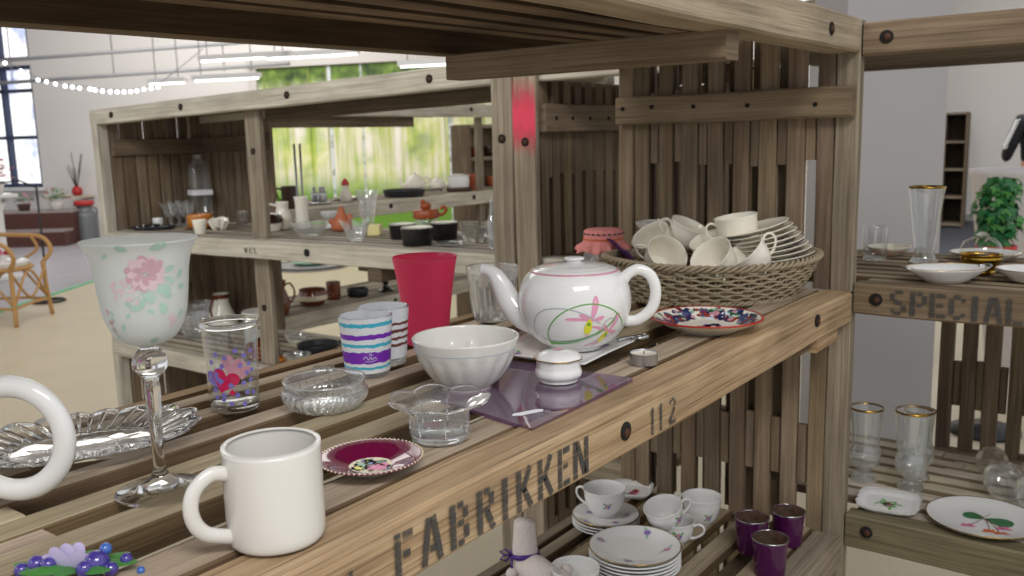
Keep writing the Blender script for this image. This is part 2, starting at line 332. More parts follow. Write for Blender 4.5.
def board(mb, lo, hi, ax, tint=None, j=.0012, ch=.002, seg=8, base=(1, 1, 1), mi=0, side=None):
    """a plank with chamfered edges between corners lo and hi, its grain along axis ax"""
    b, c = [k for k in range(3) if k != ax]
    if tint is None:
        t = random.uniform(.72, 1.12); tint = (t*base[0], t*base[1]*random.uniform(.96, 1.02), t*base[2]*random.uniform(.9, 1.04))
    lo = list(lo); hi = list(hi)
    for k in range(3):
        if lo[k] > hi[k]: lo[k], hi[k] = hi[k], lo[k]
    ch = min(ch, (hi[b]-lo[b])*.3, (hi[c]-lo[c])*.3)
    sec = [(lo[b]+ch, lo[c]), (hi[b]-ch, lo[c]), (hi[b], lo[c]+ch), (hi[b], hi[c]-ch), (hi[b]-ch, hi[c]), (lo[b]+ch, hi[c]), (lo[b], hi[c]-ch), (lo[b], lo[c]+ch)]
    per = [0]
    for k in range(8):
        q = sec[(k+1) % 8]; p = sec[k]; per.append(per[-1]+math.hypot(q[0]-p[0], q[1]-p[1]))
    ou, ov = random.uniform(0, 50), random.uniform(0, 50); st = len(s_ := mb.v)
    ln = hi[ax]-lo[ax]; seg = max(1, min(seg, int(ln/.08)+1)); ph = random.uniform(0, 99)
    for i in range(seg+1):
        a = lo[ax]+ln*i/seg
        jb = j*noise.noise(Vector((a*4, ph, 0))); jc = j*noise.noise(Vector((a*4, ph, 5)))
        for (x, y) in sec:
            p = [0, 0, 0]; p[ax] = a; p[b] = x+jb; p[c] = y+jc; mb.v.append(tuple(p))
    flip = (ax == 1)
    for i in range(seg):
        for k in range(8):
            a0 = st+i*8+k; a1 = st+i*8+(k+1) % 8; b0 = a0+8; b1 = a1+8
            u0 = ou+ln*i/seg; u1 = ou+ln*(i+1)/seg
            idx = [a0, a1, b1, b0]; uv = [(u0, ov+per[k]), (u0, ov+per[k+1]), (u1, ov+per[k+1]), (u1, ov+per[k])]
            if not flip: idx.reverse(); uv.reverse()
            tt = tuple(p*q for p, q in zip(tint, side)) if side and k in (2, 6, 5, 3) else tint      # sawn edges: browner unbleached wood, plus gap shade put into the tint
            mb.face(idx, uv, mi, tt, False)
    for e in (0, seg):
        idx = [st+e*8+k for k in range(8)]
        uv = [(ou+sec[k][0]*.4, ov+sec[k][1]) for k in range(8)]
        if (e == 0) == flip: idx.reverse(); uv.reverse()
        mb.face(idx, uv, mi, (tint[0]*.85, tint[1]*.85, tint[2]*.85), False)
BX = board

def lathe(mb, prof, seg=40, mod=None, mi=0, cap0=False, cap1=False, M=None, mis=None, twist=0):
    """profile [(r,z)...] turned about Z; mod(theta,r,z)->(r,z); closes at r=0"""
    st = len(mb.v); rows = []
    for (r, z) in prof:
        row = []
        if r < 1e-6:
            p = Vector((0, 0, z)); p = M @ p if M else p
            mb.v.append(tuple(p)); row = [len(mb.v)-1]*seg
        else:
            for k in range(seg):
                th = 2*pi*k/seg; rr, zz = mod(th, r, z) if mod else (r, z)
                p = Vector((rr*cos(th), rr*sin(th), zz)); p = M @ p if M else p
                mb.v.append(tuple(p)); row.append(len(mb.v)-1)
        rows.append(row)
    for i in range(len(rows)-1):
        a, b = rows[i], rows[i+1]; m_ = mis[i] if mis else mi
        for k in range(seg):
            q = [a[k], a[(k+1) % seg], b[(k+1) % seg], b[k]]; q2 = []
            for x in q:
                if x not in q2: q2.append(x)
            if len(q2) > 2: mb.face(q2, None, m_)
    if cap0: mb.face(list(reversed(rows[0])), None, mi)
    if cap1: mb.face(rows[-1], None, mi)

def vessel(outer, t=.002, base=.004):
    """outer profile from the foot up to the rim -> closed profile with inner wall"""
    pr = [(0, outer[0][1])]+list(outer); r, z = outer[-1]
    pr += [(r-t*.3, z+t*.35), (r-t*.8, z+t*.2)]
    for (r, z) in reversed(outer):
        if z < outer[0][1]+base: break
        pr.append((max(r-t, .0005), z))
    pr.append((max(pr[-1][0]-t, .0004), max(outer[0][1]+base, pr[-1][1]-t*.6))); pr.append((0, outer[0][1]+base))
    return pr
def smooth_prof(pts, n=6):
    """Catmull-Rom through profile points"""
    out = []
    P = [pts[0]]+list(pts)+[pts[-1]]
    for i in range(1, len(P)-2):
        for k in range(n):
            t = k/n; q = []
            for d in (0, 1):
                a, b, c, e = P[i-1][d], P[i][d], P[i+1][d], P[i+2][d]
                q.append(.5*((2*b)+(-a+c)*t+(2*a-5*b+4*c-e)*t*t+(-a+3*b-3*c+e)*t**3))
            out.append((max(q[0], 0), q[1]))
    out.append(tuple(pts[-1])); return out
def curve3(pts, n=6):
    out = []; P = [Vector(p) for p in pts]; P = [P[0]*2-P[1]]+P+[P[-1]*2-P[-2]]
    for i in range(1, len(P)-2):
        for k in range(n):
            t = k/n; a, b, c, e = P[i-1], P[i], P[i+1], P[i+2]
            out.append(.5*((2*b)+(-a+c)*t+(2*a-5*b+4*c-e)*t*t+(-a+3*b-3*c+e)*t**3))
    out.append(P[-2]); return out
def tube(mb, pts, r, seg=8, closed=False, mi=0, flat=1.0, caps=True, nrm=None):
    pts = [Vector(p) for p in pts]; n = len(pts); st = len(mb.v)
    rs = r if isinstance(r, (list, tuple)) else [r]*n
    prev = nrm.copy() if nrm else None
    for i, p in enumerate(pts):
        if closed: t = pts[(i+1) % n]-pts[i-1]
        else: t = pts[min(i+1, n-1)]-pts[max(i-1, 0)]
        t = t.normalized() if t.length > 1e-9 else Vector((0, 0, 1))
        if prev is None:
            prev = t.orthogonal()
            if abs(t.z) < .9: prev = Vector((0, 0, 1))
        u = (prev-t*prev.dot(t))
        u = u.normalized() if u.length > 1e-6 else t.orthogonal().normalized()
        prev = u; v = t.cross(u)
        for k in range(seg):
            a = 2*pi*k/seg; q = p+(u*cos(a)*flat+v*sin(a))*rs[i]; mb.v.append(tuple(q))
    m = n if closed else n-1
    for i in range(m):
        for k in range(seg):
            a = st+i*seg+k; b = st+i*seg+(k+1) % seg; c = st+((i+1) % n)*seg+(k+1) % seg; d = st+((i+1) % n)*seg+k
            mb.face([a, b, c, d], None, mi)
    if caps and not closed:
        mb.face([st+k for k in reversed(range(seg))], None, mi); mb.face([st+(n-1)*seg+k for k in range(seg)], None, mi)
def ball(mb, c, r, seg=12, rings=8, sc=(1, 1, 1), mi=0, M=None):
    pr = [(sin(pi*i/rings)*r*1.0, -cos(pi*i/rings)*r) for i in range(rings+1)]; pr[0] = (0, -r); pr[-1] = (0, r)
    T = Matrix.Translation(c) @ (M.to_4x4() if M else Matrix.Identity(4)) @ Matrix.Diagonal((sc[0], sc[1], sc[2], 1))
    lathe(mb, pr, seg, M=T, mi=mi)
def poly(mb, pts, mi=0, tint=(1, 1, 1)):
    st = len(mb.v)
    for p in pts: mb.v.append(tuple(p))
    mb.face(list(range(st, st+len(pts))), None, mi, tint, False)
def slab(mb, pts2, z0, z1, mi=0):
    """extruded polygon (ccw list of xy)"""
    n = len(pts2); st = len(mb.v)
    for z in (z0, z1):
        for (x, y) in pts2: mb.v.append((x, y, z))
    mb.face([st+i for i in reversed(range(n))], None, mi, smooth=False); mb.face([st+n+i for i in range(n)], None, mi, smooth=False)
    for i in range(n):
        a = st+i; b = st+(i+1) % n; mb.face([a, b, b+n, a+n], None, mi, smooth=False)
def fan(mb, ctr, ring, mi):
    """decoration patch: centre point and ring of points, all already on the surface"""
    st = len(mb.v); mb.v.append(tuple(ctr))
    for p in ring: mb.v.append(tuple(p))
    n = len(ring)
    for k in range(n): mb.face([st, st+1+k, st+1+(k+1) % n], None, mi)
def deco_petal(mb, S, u, v, ang, ln, wd, mi, n=12, curl=0):
    """petal on a parametrised surface S(u,v) -> Vector; u,v in metres"""
    def P(a, b):
        a2 = a; b2 = b+curl*a*a/ln
        return S(u+a2*cos(ang)-b2*sin(ang), v+a2*sin(ang)+b2*cos(ang))
    ring = []
    for k in range(n):
        t = 2*pi*k/n; ring.append(P(ln*.5+ln*.5*cos(t), wd*.5*sin(t)*(1+.35*cos(t))))
    fan(mb, P(ln*.5, 0), ring, mi)
def deco_dot(mb, S, u, v, r, mi, n=10, jag=0):
    ring = []
    for k in range(n):
        a = 2*pi*k/n; q = r*(1+jag*random.uniform(-1, 1)); ring.append(S(u+q*cos(a), v+q*sin(a)))
    fan(mb, S(u, v), ring, mi)
def deco_line(mb, S, pts, wd, mi, n=5):
    P = curve3([(a, b, 0) for a, b in pts], n); st = len(mb.v)
    for i, p in enumerate(P):
        t = P[min(i+1, len(P)-1)]-P[max(i-1, 0)]; t = t.normalized() if t.length > 0 else Vector((1, 0, 0)); nn = Vector((-t.y, t.x, 0))
        w_ = wd if not isinstance(wd, tuple) else wd[0]+(wd[1]-wd[0])*i/(len(P)-1)
        for s in (1, -1): q = p+nn*w_*.5*s; mb.v.append(tuple(S(q.x, q.y)))
    for i in range(len(P)-1): a = st+2*i; mb.face([a, a+1, a+3, a+2], None, mi)
def prof_at(prof, z):
    for (r0, z0), (r1, z1) in zip(prof, prof[1:]):
        if z0 <= z <= z1 and z1 > z0: return r0+(r1-r0)*(z-z0)/(z1-z0)
    return prof[-1][0] if z > prof[-1][1] else prof[0][0]
def S_side(prof, r0, th0, off=.0004):
    """surface on a turned body: u metres round from th0, v = height"""
    def S(u, v):
        r = prof_at(prof, v)+off; th = th0+u/r0; return Vector((r*cos(th), r*sin(th), v))
    return S
def S_top(hf, rot=0, off=.0005):
    def S(u, v):
        r = math.hypot(u, v); return Vector((u*cos(rot)-v*sin(rot), u*sin(rot)+v*cos(rot), hf(r)+off))
    return S
# direction in the world from an object towards the camera
def to_cam(x, y): return atan2(-y, -x)

# ------------------------------------------------------------------ room
FZ = -1.06
W0 = Vector((7.618, 14.127, 0)); WD = Vector((-.333, .943, 0)).normalized(); WN = Vector((-WD.y, WD.x, 0))   # WN points into the room
if WN.dot(-W0) < 0: WN = -WN
def WP(s, z, off=0): p = W0+WD*s+WN*off; return Vector((p.x, p.y, z))
def wall_box(mb, s0, s1, z0, z1, o0, o1, mi=0):
    pts = [WP(s0, 0, o0), WP(s1, 0, o0), WP(s1, 0, o1), WP(s0, 0, o1)]
    if (pts[1]-pts[0]).cross(pts[2]-pts[1]).z < 0: pts.reverse()
    slab(mb, [(p.x, p.y) for p in pts], z0, z1, mi)
def build_room():
    mb = MB(); slab(mb, [(-6, -6), (18, -6), (18, 24), (-6, 24)], FZ-.1, FZ)
    tag(mb.build('floor', 'floor_vinyl'), kind='structure')
    # grey plank flooring zone beyond the metal strip
    mb = MB(); slab(mb, [(3.10, 7.87), (4.904, 9.147), (8.2, 11.5), (10.6, 13.0), (4.5, 23), (-3, 20), (-2, 4.5)], FZ, FZ+.004)
    tag(mb.build('floor_platform', 'floor_grey_planks'), kind='structure')
    mb = MB(); a = Vector((1.0, 6.39, FZ+.005)); b = Vector((8.2, 11.5, FZ+.005)); tube(mb, [a, b], .018, 6)
    tag(mb.build('trim_1', 'floor_strip'), kind='structure')
    mb = MB(); slab(mb, [(9.8, -3), (14.9, -3), (14.9, 4.2), (9.8, 3.2)], FZ, FZ+.004)
    tag(mb.build('floor_carpet', 'carpet_dark'), kind='structure')
    # back wall with window opening s .83..2.3, z -.26..1.66 and a high one above
    mb = MB()
    wall_box(mb, -12.2, .83, FZ, 4, -.2, 0); wall_box(mb, 2.6, 6, FZ, 4, -.2, 0)
    wall_box(mb, .83, 2.6, FZ, -.27, -.2, 0); wall_box(mb, .83, 2.6, 1.66, 1.74, -.2, 0); wall_box(mb, .83, 2.6, 2.45, 4, -.2, 0)
    tag(mb.build('wall_back', 'wall_white'), kind='structure')
    mb = MB(); slab(mb, [(14.9, -6), (15.1, -6), (15.1, 8), (14.9, 8)], FZ, 4)
    tag(mb.build('wall_right', 'wall_white'), kind='structure')
    mb = MB(); slab(mb, [(14.86, -6), (14.9, -6), (14.9, 8), (14.86, 8)], FZ, FZ+.1)
    tag(mb.build('baseboard_right', 'wall_grey'), kind='structure')
    mb = MB(); slab(mb, [(-1.5, 3), (18, -6), (18, 24), (-3, 24)], 3.6, 3.7)
    tag(mb.build('ceiling', 'ceiling_white'), kind='structure')
    mb = MB()
    p = [(3.835, 1.148), (4.085, .815), (4.45, 1.09), (4.2, 1.42)]; slab(mb, p, FZ, 3.6)
    tag(mb.build('wall_pillar', 'wall_grey'), kind='structure')
    # window
    for nm, z0, z1 in (('window_1', -.27, 1.66), ('window_2', 1.74, 2.45)):
        mb = MB(); wall_box(mb, .83, 2.6, z0, z1, -.15, -.14)
        w_ = tag(mb.build(nm, 'daylight_view'), kind='structure')
        mb = MB()
        for s in (.85, 1.47, 2.1): wall_box(mb, s-.025, s+.025, z0, z1, -.13, -.02)
        zs = [z0+.03, z1-.03] + ([.53, 1.27] if nm == 'window_1' else [])
        for z in zs: wall_box(mb, .83, 2.6, z-.028, z+.028, -.13, -.02)
        mb.build('window_frame', 'frame_navy', w_)
        if nm == 'window_1':
            mb = MB(); wall_box(mb, .78, 2.6, -.32, -.27, -.15, .14); mb.build('window_sill', 'frame_white', w_)
    # mural
    ux = -WD; root = bpy.data.objects.new('forest_mural', None)
    mb = MB(); st = 0
    for (x, y, z) in [(0, 0, FZ+.15), (4.6, 0, FZ+.15), (4.6, 0, 1.40), (0, 0, 1.40), (0, .04, FZ+.15), (4.6, .04, FZ+.15), (4.6, .04, 1.40), (0, .04, 1.40)]: mb.v.append((x, y, z))
    for f in ([0, 1, 2, 3], [5, 4, 7, 6], [4, 0, 3, 7], [1, 5, 6, 2], [3, 2, 6, 7], [4, 5, 1, 0]): mb.face(f, None, 0, smooth=False)
    o = mb.build('forest_mural', 'birch_print'); p = WP(-3.3, 0, .05); o.location = (p.x, p.y, 0); o.rotation_euler = (0, 0, atan2(ux.y, ux.x))
    tag(o, 'large bright green birch forest wall print behind the left shelving', 'wall mural')
    mb = MB(); wall_box(mb, -3.3, -3.17, FZ, 1.48, 0, .09)
    tag(mb.build('trim_2', 'ceiling_white'), kind='structure')
    mb = MB(); wall_box(mb, -8.2, -3.17, 1.41, 1.55, 0, .12)
    tag(mb.build('trim_3', 'ceiling_white'), kind='structure')
    # pipes and lamps hanging in the hall
    def wl(mb, a, b, off, r): tube(mb, [WP(a[0], a[1], off), WP(b[0], b[1], off)], r, 8)
    for i, (a, b, off, lab) in enumerate([((1.6, 1.62), (-4.2, 1.68), 1, 'upper grey ceiling pipe running above the string lights'), ((.6, 1.31), (-4.4, 1.37), 1, 'lower grey pipe running just above the string of bulbs')]):
        mb = MB(); wl(mb, a, b, off, .026)
        for s in (.2, -1.6, -3.4): tube(mb, [WP(a[0]*0+s, a[1], off), WP(s, 3.59, off)], .008, 6)
        tag(mb.build('ceiling_pipe', 'pipe_grey'), lab, 'pipe', 'pipes under the ceiling')
    for i, (a, b, z, off, lab) in enumerate([(-4.45, -5.6, 1.26, 3, 'glowing tube lamp just under the overhead shelf, left one'), (-3.75, -4.25, 1.04, 3, 'short glowing tube lamp above the left rack end'), (-4.35, -5.2, 1.05, 3, 'glowing tube lamp right above the left rack roof beam'), (-5.3, -6.4, 1.245, 3, 'glowing tube lamp just above the forest mural'), (-6.85, -7.5, 1.09, 3, 'glowing tube lamp at the upper right corner of the mural')]):
        r = thing('tube_lamp', lab, 'lamp', group='hanging tube lamps')
        mb = MB(); wall_box(mb, a, b, z, z+.05, off-.04, off+.04); mb.build('housing', 'frame_white', r)
        mb = MB(); tube(mb, [WP(a-.02, z-.012, off), WP(b+.02, z-.012, off)], .009, 8); mb.build('tube', 'lamp_glow', r)
        mb = MB()
        for s in (a-.1, b+.1): tube(mb, [WP(s, z+.05, off), WP(s, 3.59, off)], .006, 5)
        mb.build('suspension_rod', 'pipe_grey', r)
    # string of bulbs
    bp = [(4.448, 9.528, 1.183), (4.53, 9.39, 1.10), (4.619, 9.252, 1.009), (4.665, 9.18, .99), (4.715, 9.11, .965), (4.769, 9.032, .943), (4.81, 8.97, .93), (4.85, 8.91, .918), (4.913, 8.83, .908), (4.94, 8.79, .895), (4.985, 8.73, .885), (5.03, 8.67, .877), (5.068, 8.612, .872), (5.11, 8.56, .872), (5.15, 8.505, .873), (5.187, 8.454, .877), (5.23, 8.40, .892), (5.275, 8.345, .9), (5.317, 8.289, .911)]
    r = thing('string_lights', 'string of small white glowing bulbs strung across the hall at upper left', 'string lights')
    mb = MB(); pts = [(3.9, 10.3, 1.6)]+bp+[(5.6, 7.9, 1.25)]; tube(mb, curve3([(x, y, z+.02) for x, y, z in pts], 3), .004, 5); mb.build('cable', 'pipe_grey', r)
    for p in bp:
        mb = MB(); ball(mb, p, .017, 10, 6); mb.build('bulb', 'bulb_glow', r)
build_room()

# ------------------------------------------------------------------ crate racks
def bolt(parent, pos, ax, r=.011, warp=None, m='hole', rusty=True):
    """bolt in a counterbored hole on a beam face; ax = outward normal"""
    z = Vector(ax).normalized(); u = z.orthogonal().normalized(); v = z.cross(u)
    M = Matrix((( u.x, v.x, z.x, pos[0]), (u.y, v.y, z.y, pos[1]), (u.z, v.z, z.z, pos[2]), (0, 0, 0, 1)))
    mb = MB(); lathe(mb, [(0, .0006), (r*.95, .0006), (r, .0002), (r, -.004)], 20, M=M, mi=0)
    if rusty: lathe(mb, [(0, .003), (r*.45, .003), (r*.55, .0018), (r*.55, .0004)], 6, M=M @ Matrix.Translation((r*.12, r*.1, 0)), mi=1)
    return mb.build('bolt', [m, 'rust'], parent, warp)
def shelf_boards(mb, x0, x1, y0, y1, z, along=0, pitch=.07, wd=.042, th=.02, infill=.85, first=None, ups=False, widths=None):
    """slatted shelf: top slats with lower filler boards in the gaps; along 0 = X, 1 = Y"""
    a0, a1, b0, b1 = (x0, x1, y0, y1) if along == 0 else (y0, y1, x0, x1)
    def bd(la, ha, lb, hb, lz, hz, tn=None):
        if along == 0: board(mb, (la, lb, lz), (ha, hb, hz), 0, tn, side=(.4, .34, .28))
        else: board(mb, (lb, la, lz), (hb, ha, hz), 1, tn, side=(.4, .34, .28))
    b = b0; sl = []
    if widths: sl = widths
    else:
        while b+wd <= b1+.001: sl.append((b, b+wd*random.uniform(.92, 1.08))); b += pitch
    for (p, q) in sl:
        dz = random.uniform(-.002, .002); bd(a0, a1, p, q, z-th, z+dz)
    edges = [b0]+[k for s in sl for k in s]+[b1]
    for i in range(0, len(edges), 2):
        p, q = edges[i], edges[i+1]
        if q-p < .006: continue
        a = a0
        while a < a1-.05:
            ln = random.uniform(.35, .9); e = min(a+ln, a1)
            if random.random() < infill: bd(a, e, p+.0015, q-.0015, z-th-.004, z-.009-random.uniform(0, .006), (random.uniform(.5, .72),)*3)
            a = e+.003
    return sl
def slat_wall(mb, fix, f0, f1, a0, a1, z0, z1, axis, pitch=.06, wd=.036, fills=(), th=None, tintb=(1, 1, 1)):
    """vertical slats in a plane. fix=axis index held constant (0: x, 1: y) spanning f0..f1 thick; a0..a1 along the other"""
    def bd(al, ah, zl, zh, dl, dh, tn=None):
        if fix == 0: board(mb, (dl, al, zl), (dh, ah, zh), 2, tn, base=tintb)
        else: board(mb, (al, dl, zl), (ah, dh, zh), 2, tn, base=tintb)
    n = max(2, round((a1-a0-wd)/pitch)); p = (a1-a0-wd)/n
    for i in range(n+1):
        s = a0+i*p; w_ = wd*random.uniform(.94, 1.06); bd(s, s+w_, z0, z1, f0, f1)
        if i < n:
            for (zl, zh) in fills:
                bd(s+wd+.002, s+p-.001, zl+random.uniform(-.008, .008), zh+random.uniform(-.008, .008), f0+(f1-f0)*.25, f1-.001 if f1 > f0 else f1+.001)
def letters(S, text_defs, name='stencil_lettering', parent=None, m='stencil_ink'):
    pass
# stencil glyphs: bars (x0,y0,x1,y1,width) in a .62 x 1 cell
GL = {'F': [(.1, 0, .1, 1, .2), (.26, .9, .6, .9, .17), (.26, .5, .5, .5, .16)], 'A': [(.08, 0, .26, 1, .18), (.58, 0, .38, 1, .18), (.26, .32, .44, .32, .14)],
      'B': [(.1, 0, .1, 1, .2), (.26, .92, .46, .92, .15), (.26, .52, .46, .52, .15), (.26, .08, .46, .08, .15), (.53, .6, .53, .86, .16), (.55, .14, .55, .44, .17)],
      'R': [(.1, 0, .1, 1, .2), (.26, .92, .46, .92, .15), (.26, .5, .46, .5, .15), (.53, .58, .53, .86, .17), (.36, .44, .58, 0, .18)],
      'I': [(.3, 0, .3, 1, .22)], 'K': [(.1, 0, .1, 1, .2), (.24, .45, .56, 1, .18), (.3, .5, .58, 0, .18)],
      'E': [(.1, 0, .1, 1, .2), (.26, .92, .6, .92, .16), (.26, .52, .5, .52, .15), (.26, .08, .6, .08, .16)],
      'N': [(.09, 0, .09, 1, .18), (.55, 0, .55, 1, .18), (.17, .95, .47, .05, .17)], '1': [(.3, 0, .3, 1, .18), (.12, .78, .26, .92, .12)],
      '2': [(.14, .78, .2, .92, .14), (.24, .94, .44, .94, .13), (.52, .66, .52, .88, .16), (.5, .6, .12, .12, .16), (.1, .07, .6, .07, .14)],
      'S': [(.2, .93, .5, .93, .14), (.1, .6, .1, .86, .18), (.16, .55, .46, .45, .16), (.54, .14, .54, .4, .18), (.12, .07, .44, .07, .14), (.08, .12, .12, .24, .12)],
      'P': [(.1, 0, .1, 1, .2), (.26, .92, .46, .92, .15), (.26, .46, .46, .46, .15), (.54, .54, .54, .86, .17)],
      'C': [(.12, .2, .12, .8, .19), (.2, .92, .44, .92, .15), (.2, .08, .44, .08, .15), (.54, .72, .54, .86, .16), (.54, .14, .54, .28, .16)],
      'L': [(.1, 0, .1, 1, .2), (.26, .08, .6, .08, .16)], 'W': [(.06, 1, .18, 0, .12), (.3, .9, .2, .1, .1), (.3, .9, .42, .1, .1), (.56, 1, .46, 0, .12)]}
def stencil(items, origin, ux, uz, out, parent, name='stencil_lettering', m='stencil_ink', warp=None):
    """items: (char, offset along ux, width, height, z offset)"""
    o = Vector(origin); ux = Vector(ux); uz = Vector(uz); out = Vector(out)
    for ch, x, w_, h, dz in items:
        mb = MB()
        for (x0, y0, x1, y1, t) in GL[ch]:
            a = Vector((x0/.62*w_, y0*h, 0)); b = Vector((x1/.62*w_, y1*h, 0)); d = (b-a).normalized(); n_ = Vector((-d.y, d.x, 0))
            t *= w_/.62*.5 if abs(d.y) > .5 else h*.5
            q = [a-n_*t, b-n_*t, b+n_*t, a+n_*t]
            poly(mb, [o+ux*(x+k.x)+uz*(dz+k.y)+out for k in q])
        mb.build('stencilled_letter', m, parent, warp)

R_ = random.Random(3)
def main_rack():
    r = thing('crate_shelving', 'large front slatted wooden crate rack holding the teapot and stencilled FABRIKKEN 112', 'shelf')
    x0, x1 = -.2, 1.84; y0, y1 = .525, 1.06
    TOPW = lambda p: Vector((p.x, p.y + (max(0, 1.84-p.x)/1.3*.13)*((p.y-.525)/.535), p.z))     # overhead crate stands a little askew
    # shelf slats at z=0
    wd = [(.589, .640), (.697, .742), (.770, .809), (.846, .884), (.918, .954), (.984, 1.016)]
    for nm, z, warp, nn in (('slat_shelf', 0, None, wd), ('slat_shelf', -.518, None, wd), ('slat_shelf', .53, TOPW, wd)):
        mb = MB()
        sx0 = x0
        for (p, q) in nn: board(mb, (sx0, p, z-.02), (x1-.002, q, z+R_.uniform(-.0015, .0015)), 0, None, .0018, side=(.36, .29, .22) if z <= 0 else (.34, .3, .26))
        ed = [.586]+[k for s in nn for k in s]+[1.03]
        for i in range(0, len(ed), 2):
            p, q = ed[i], ed[i+1]
            if q-p < .006: continue
            a = .345 if z == 0 else x0
            if z == 0: board(mb, (x0, p, z-.018), (a+R_.uniform(-.015, .01), q, z-.0005), 0)
            while a < x1-.1:
                e = min(a+R_.uniform(.35, .8), x1-.03)
                if not (z == 0 and a > 1.05 and R_.random() < .4):
                    t = R_.uniform(.22, .36)  # fillers tinted dark: the shade of the gaps put into their colour
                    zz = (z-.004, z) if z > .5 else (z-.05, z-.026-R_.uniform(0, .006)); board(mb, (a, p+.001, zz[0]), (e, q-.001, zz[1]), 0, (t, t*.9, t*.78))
                a = e+.004
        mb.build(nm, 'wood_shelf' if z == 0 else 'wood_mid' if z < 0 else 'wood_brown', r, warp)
    def rail(z, m, warp=None, nm='front_rail'):
        mb = MB(); board(mb, (x0, y0, z-.064), (x1, y0+.06, z), 0, (1, 1, 1), .003, .004, 26); return mb.build(nm, m, r, warp)
    fr = rail(0, 'wood_rail'); lf = rail(-.5195, 'wood_grey'); of = rail(.53, 'wood_mid', TOPW)
    stencil([('I', .466, .012, .03, -.054), ('F', .523, .024, .044, -.057), ('A', .556, .028, .044, -.057), ('B', .596, .027, .044, -.057), ('R', .636, .027, .044, -.057), ('I', .668, .026, .044, -.057),
             ('K', .700, .027, .044, -.057), ('K', .738, .027, .044, -.057), ('E', .776, .024, .044, -.057), ('N', .806, .031, .044, -.057), ('1', .985, .016, .036, -.057), ('1', 1.007, .018, .036, -.057), ('2', 1.036, .022, .036, -.057)],
            (0, y0-.0022, 0), (1, 0, 0), (0, 0, 1), (0, 0, 0), fr)
    for x, z, m, q, w_ in ((.925, -.033, 'rust', fr, None), (1.632, -.022, 'hole', fr, None), (1.66, .497, 'hole', of, TOPW)):
        bolt(q, (x, y0-.0022, z), (0, -1, 0), .0115, w_, 'hole')
    for z, m, warp in ((0, 'wood_rail', None), (-.519, 'wood_grey', None), (.53, 'wood_brown', TOPW)):
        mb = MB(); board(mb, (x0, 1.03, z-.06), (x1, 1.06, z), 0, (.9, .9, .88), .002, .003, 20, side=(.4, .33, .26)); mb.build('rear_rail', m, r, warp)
    # cross beam under the overhead boards and under the shelves
    mb = MB(); board(mb, (1.255, .545, .425), (1.30, 1.07, .468), 1, (1, 1, 1), .002); mb.build('cross_beam', 'wood_brown', r)
    mb = MB(); board(mb, (1.60, .545, -.085), (1.66, 1.05, -.03), 1, (.95, .95, .95), .002); mb.build('cross_beam', 'wood_brown', r)
    mb = MB(); board(mb, (.2, .545, -.085), (.26, 1.05, -.03), 1, (.95, .95, .95), .002); mb.build('cross_beam', 'wood_brown', r)
    # posts
    for (ya, yb) in ((.525, .570), (1.02, 1.06)):
        for (za, zb) in ((FZ, -.004), (0.0, .528)):
            mb = MB(); board(mb, (1.842, ya, za), (1.872, yb, zb), 2, (.95, .95, .93), .003, .003, 14); mb.build('post', 'wood_grey' if ya < .6 else 'wood_brown', r)
    mb = MB(); board(mb, (-.2, .59, FZ), (-.16, .64, .47), 2, None); mb.build('post', 'wood_grey', r)
    mb = MB(); board(mb, (-.2, 1.0, FZ), (-.16, 1.03, .47), 2, None); mb.build('post', 'wood_grey', r)
    # end walls, two tiers
    for (za, zb, fl) in ((.0, .528, ((.255, .41),)), (-.53, -.062, ((-.42, -.29),)), (FZ+.005, -.55, ((-.9, -.75),))):
        mb = MB(); slat_wall(mb, 0, 1.845, 1.863, .572, 1.018, za, zb, 1, .0585, .0355, fl)
        mb.build('end_wall', 'wood_brown', r)
        mb = MB(); slat_wall(mb, 0, 1.885, 1.90, .66, 1.03, za, zb, 1, .0585, .040, tintb=(.75, .75, .75)); mb.build('end_wall_backing', 'wood_brown', r)  # second slat layer, shade between the layers put into its tint
    mb = MB(); board(mb, (1.815, .53, .344), (1.843, 1.052, .404), 1, (1, 1, .98), .003, .004); bt = mb.build('batten', 'wood_brown', r)
    for y in (1.033, .96, .86, .74, .6): bolt(bt, (1.8135, y, .375+R_.uniform(-.008, .008)), (-1, 0, 0), .0045, rusty=False)
    # small block under the front rail at the right
    mb = MB(); board(mb, (1.66, .532, -.09), (1.78, .58, -.062), 0, (1, .98, .95)); mb.build('block', 'wood_rail', r)
    return r
main_rack()

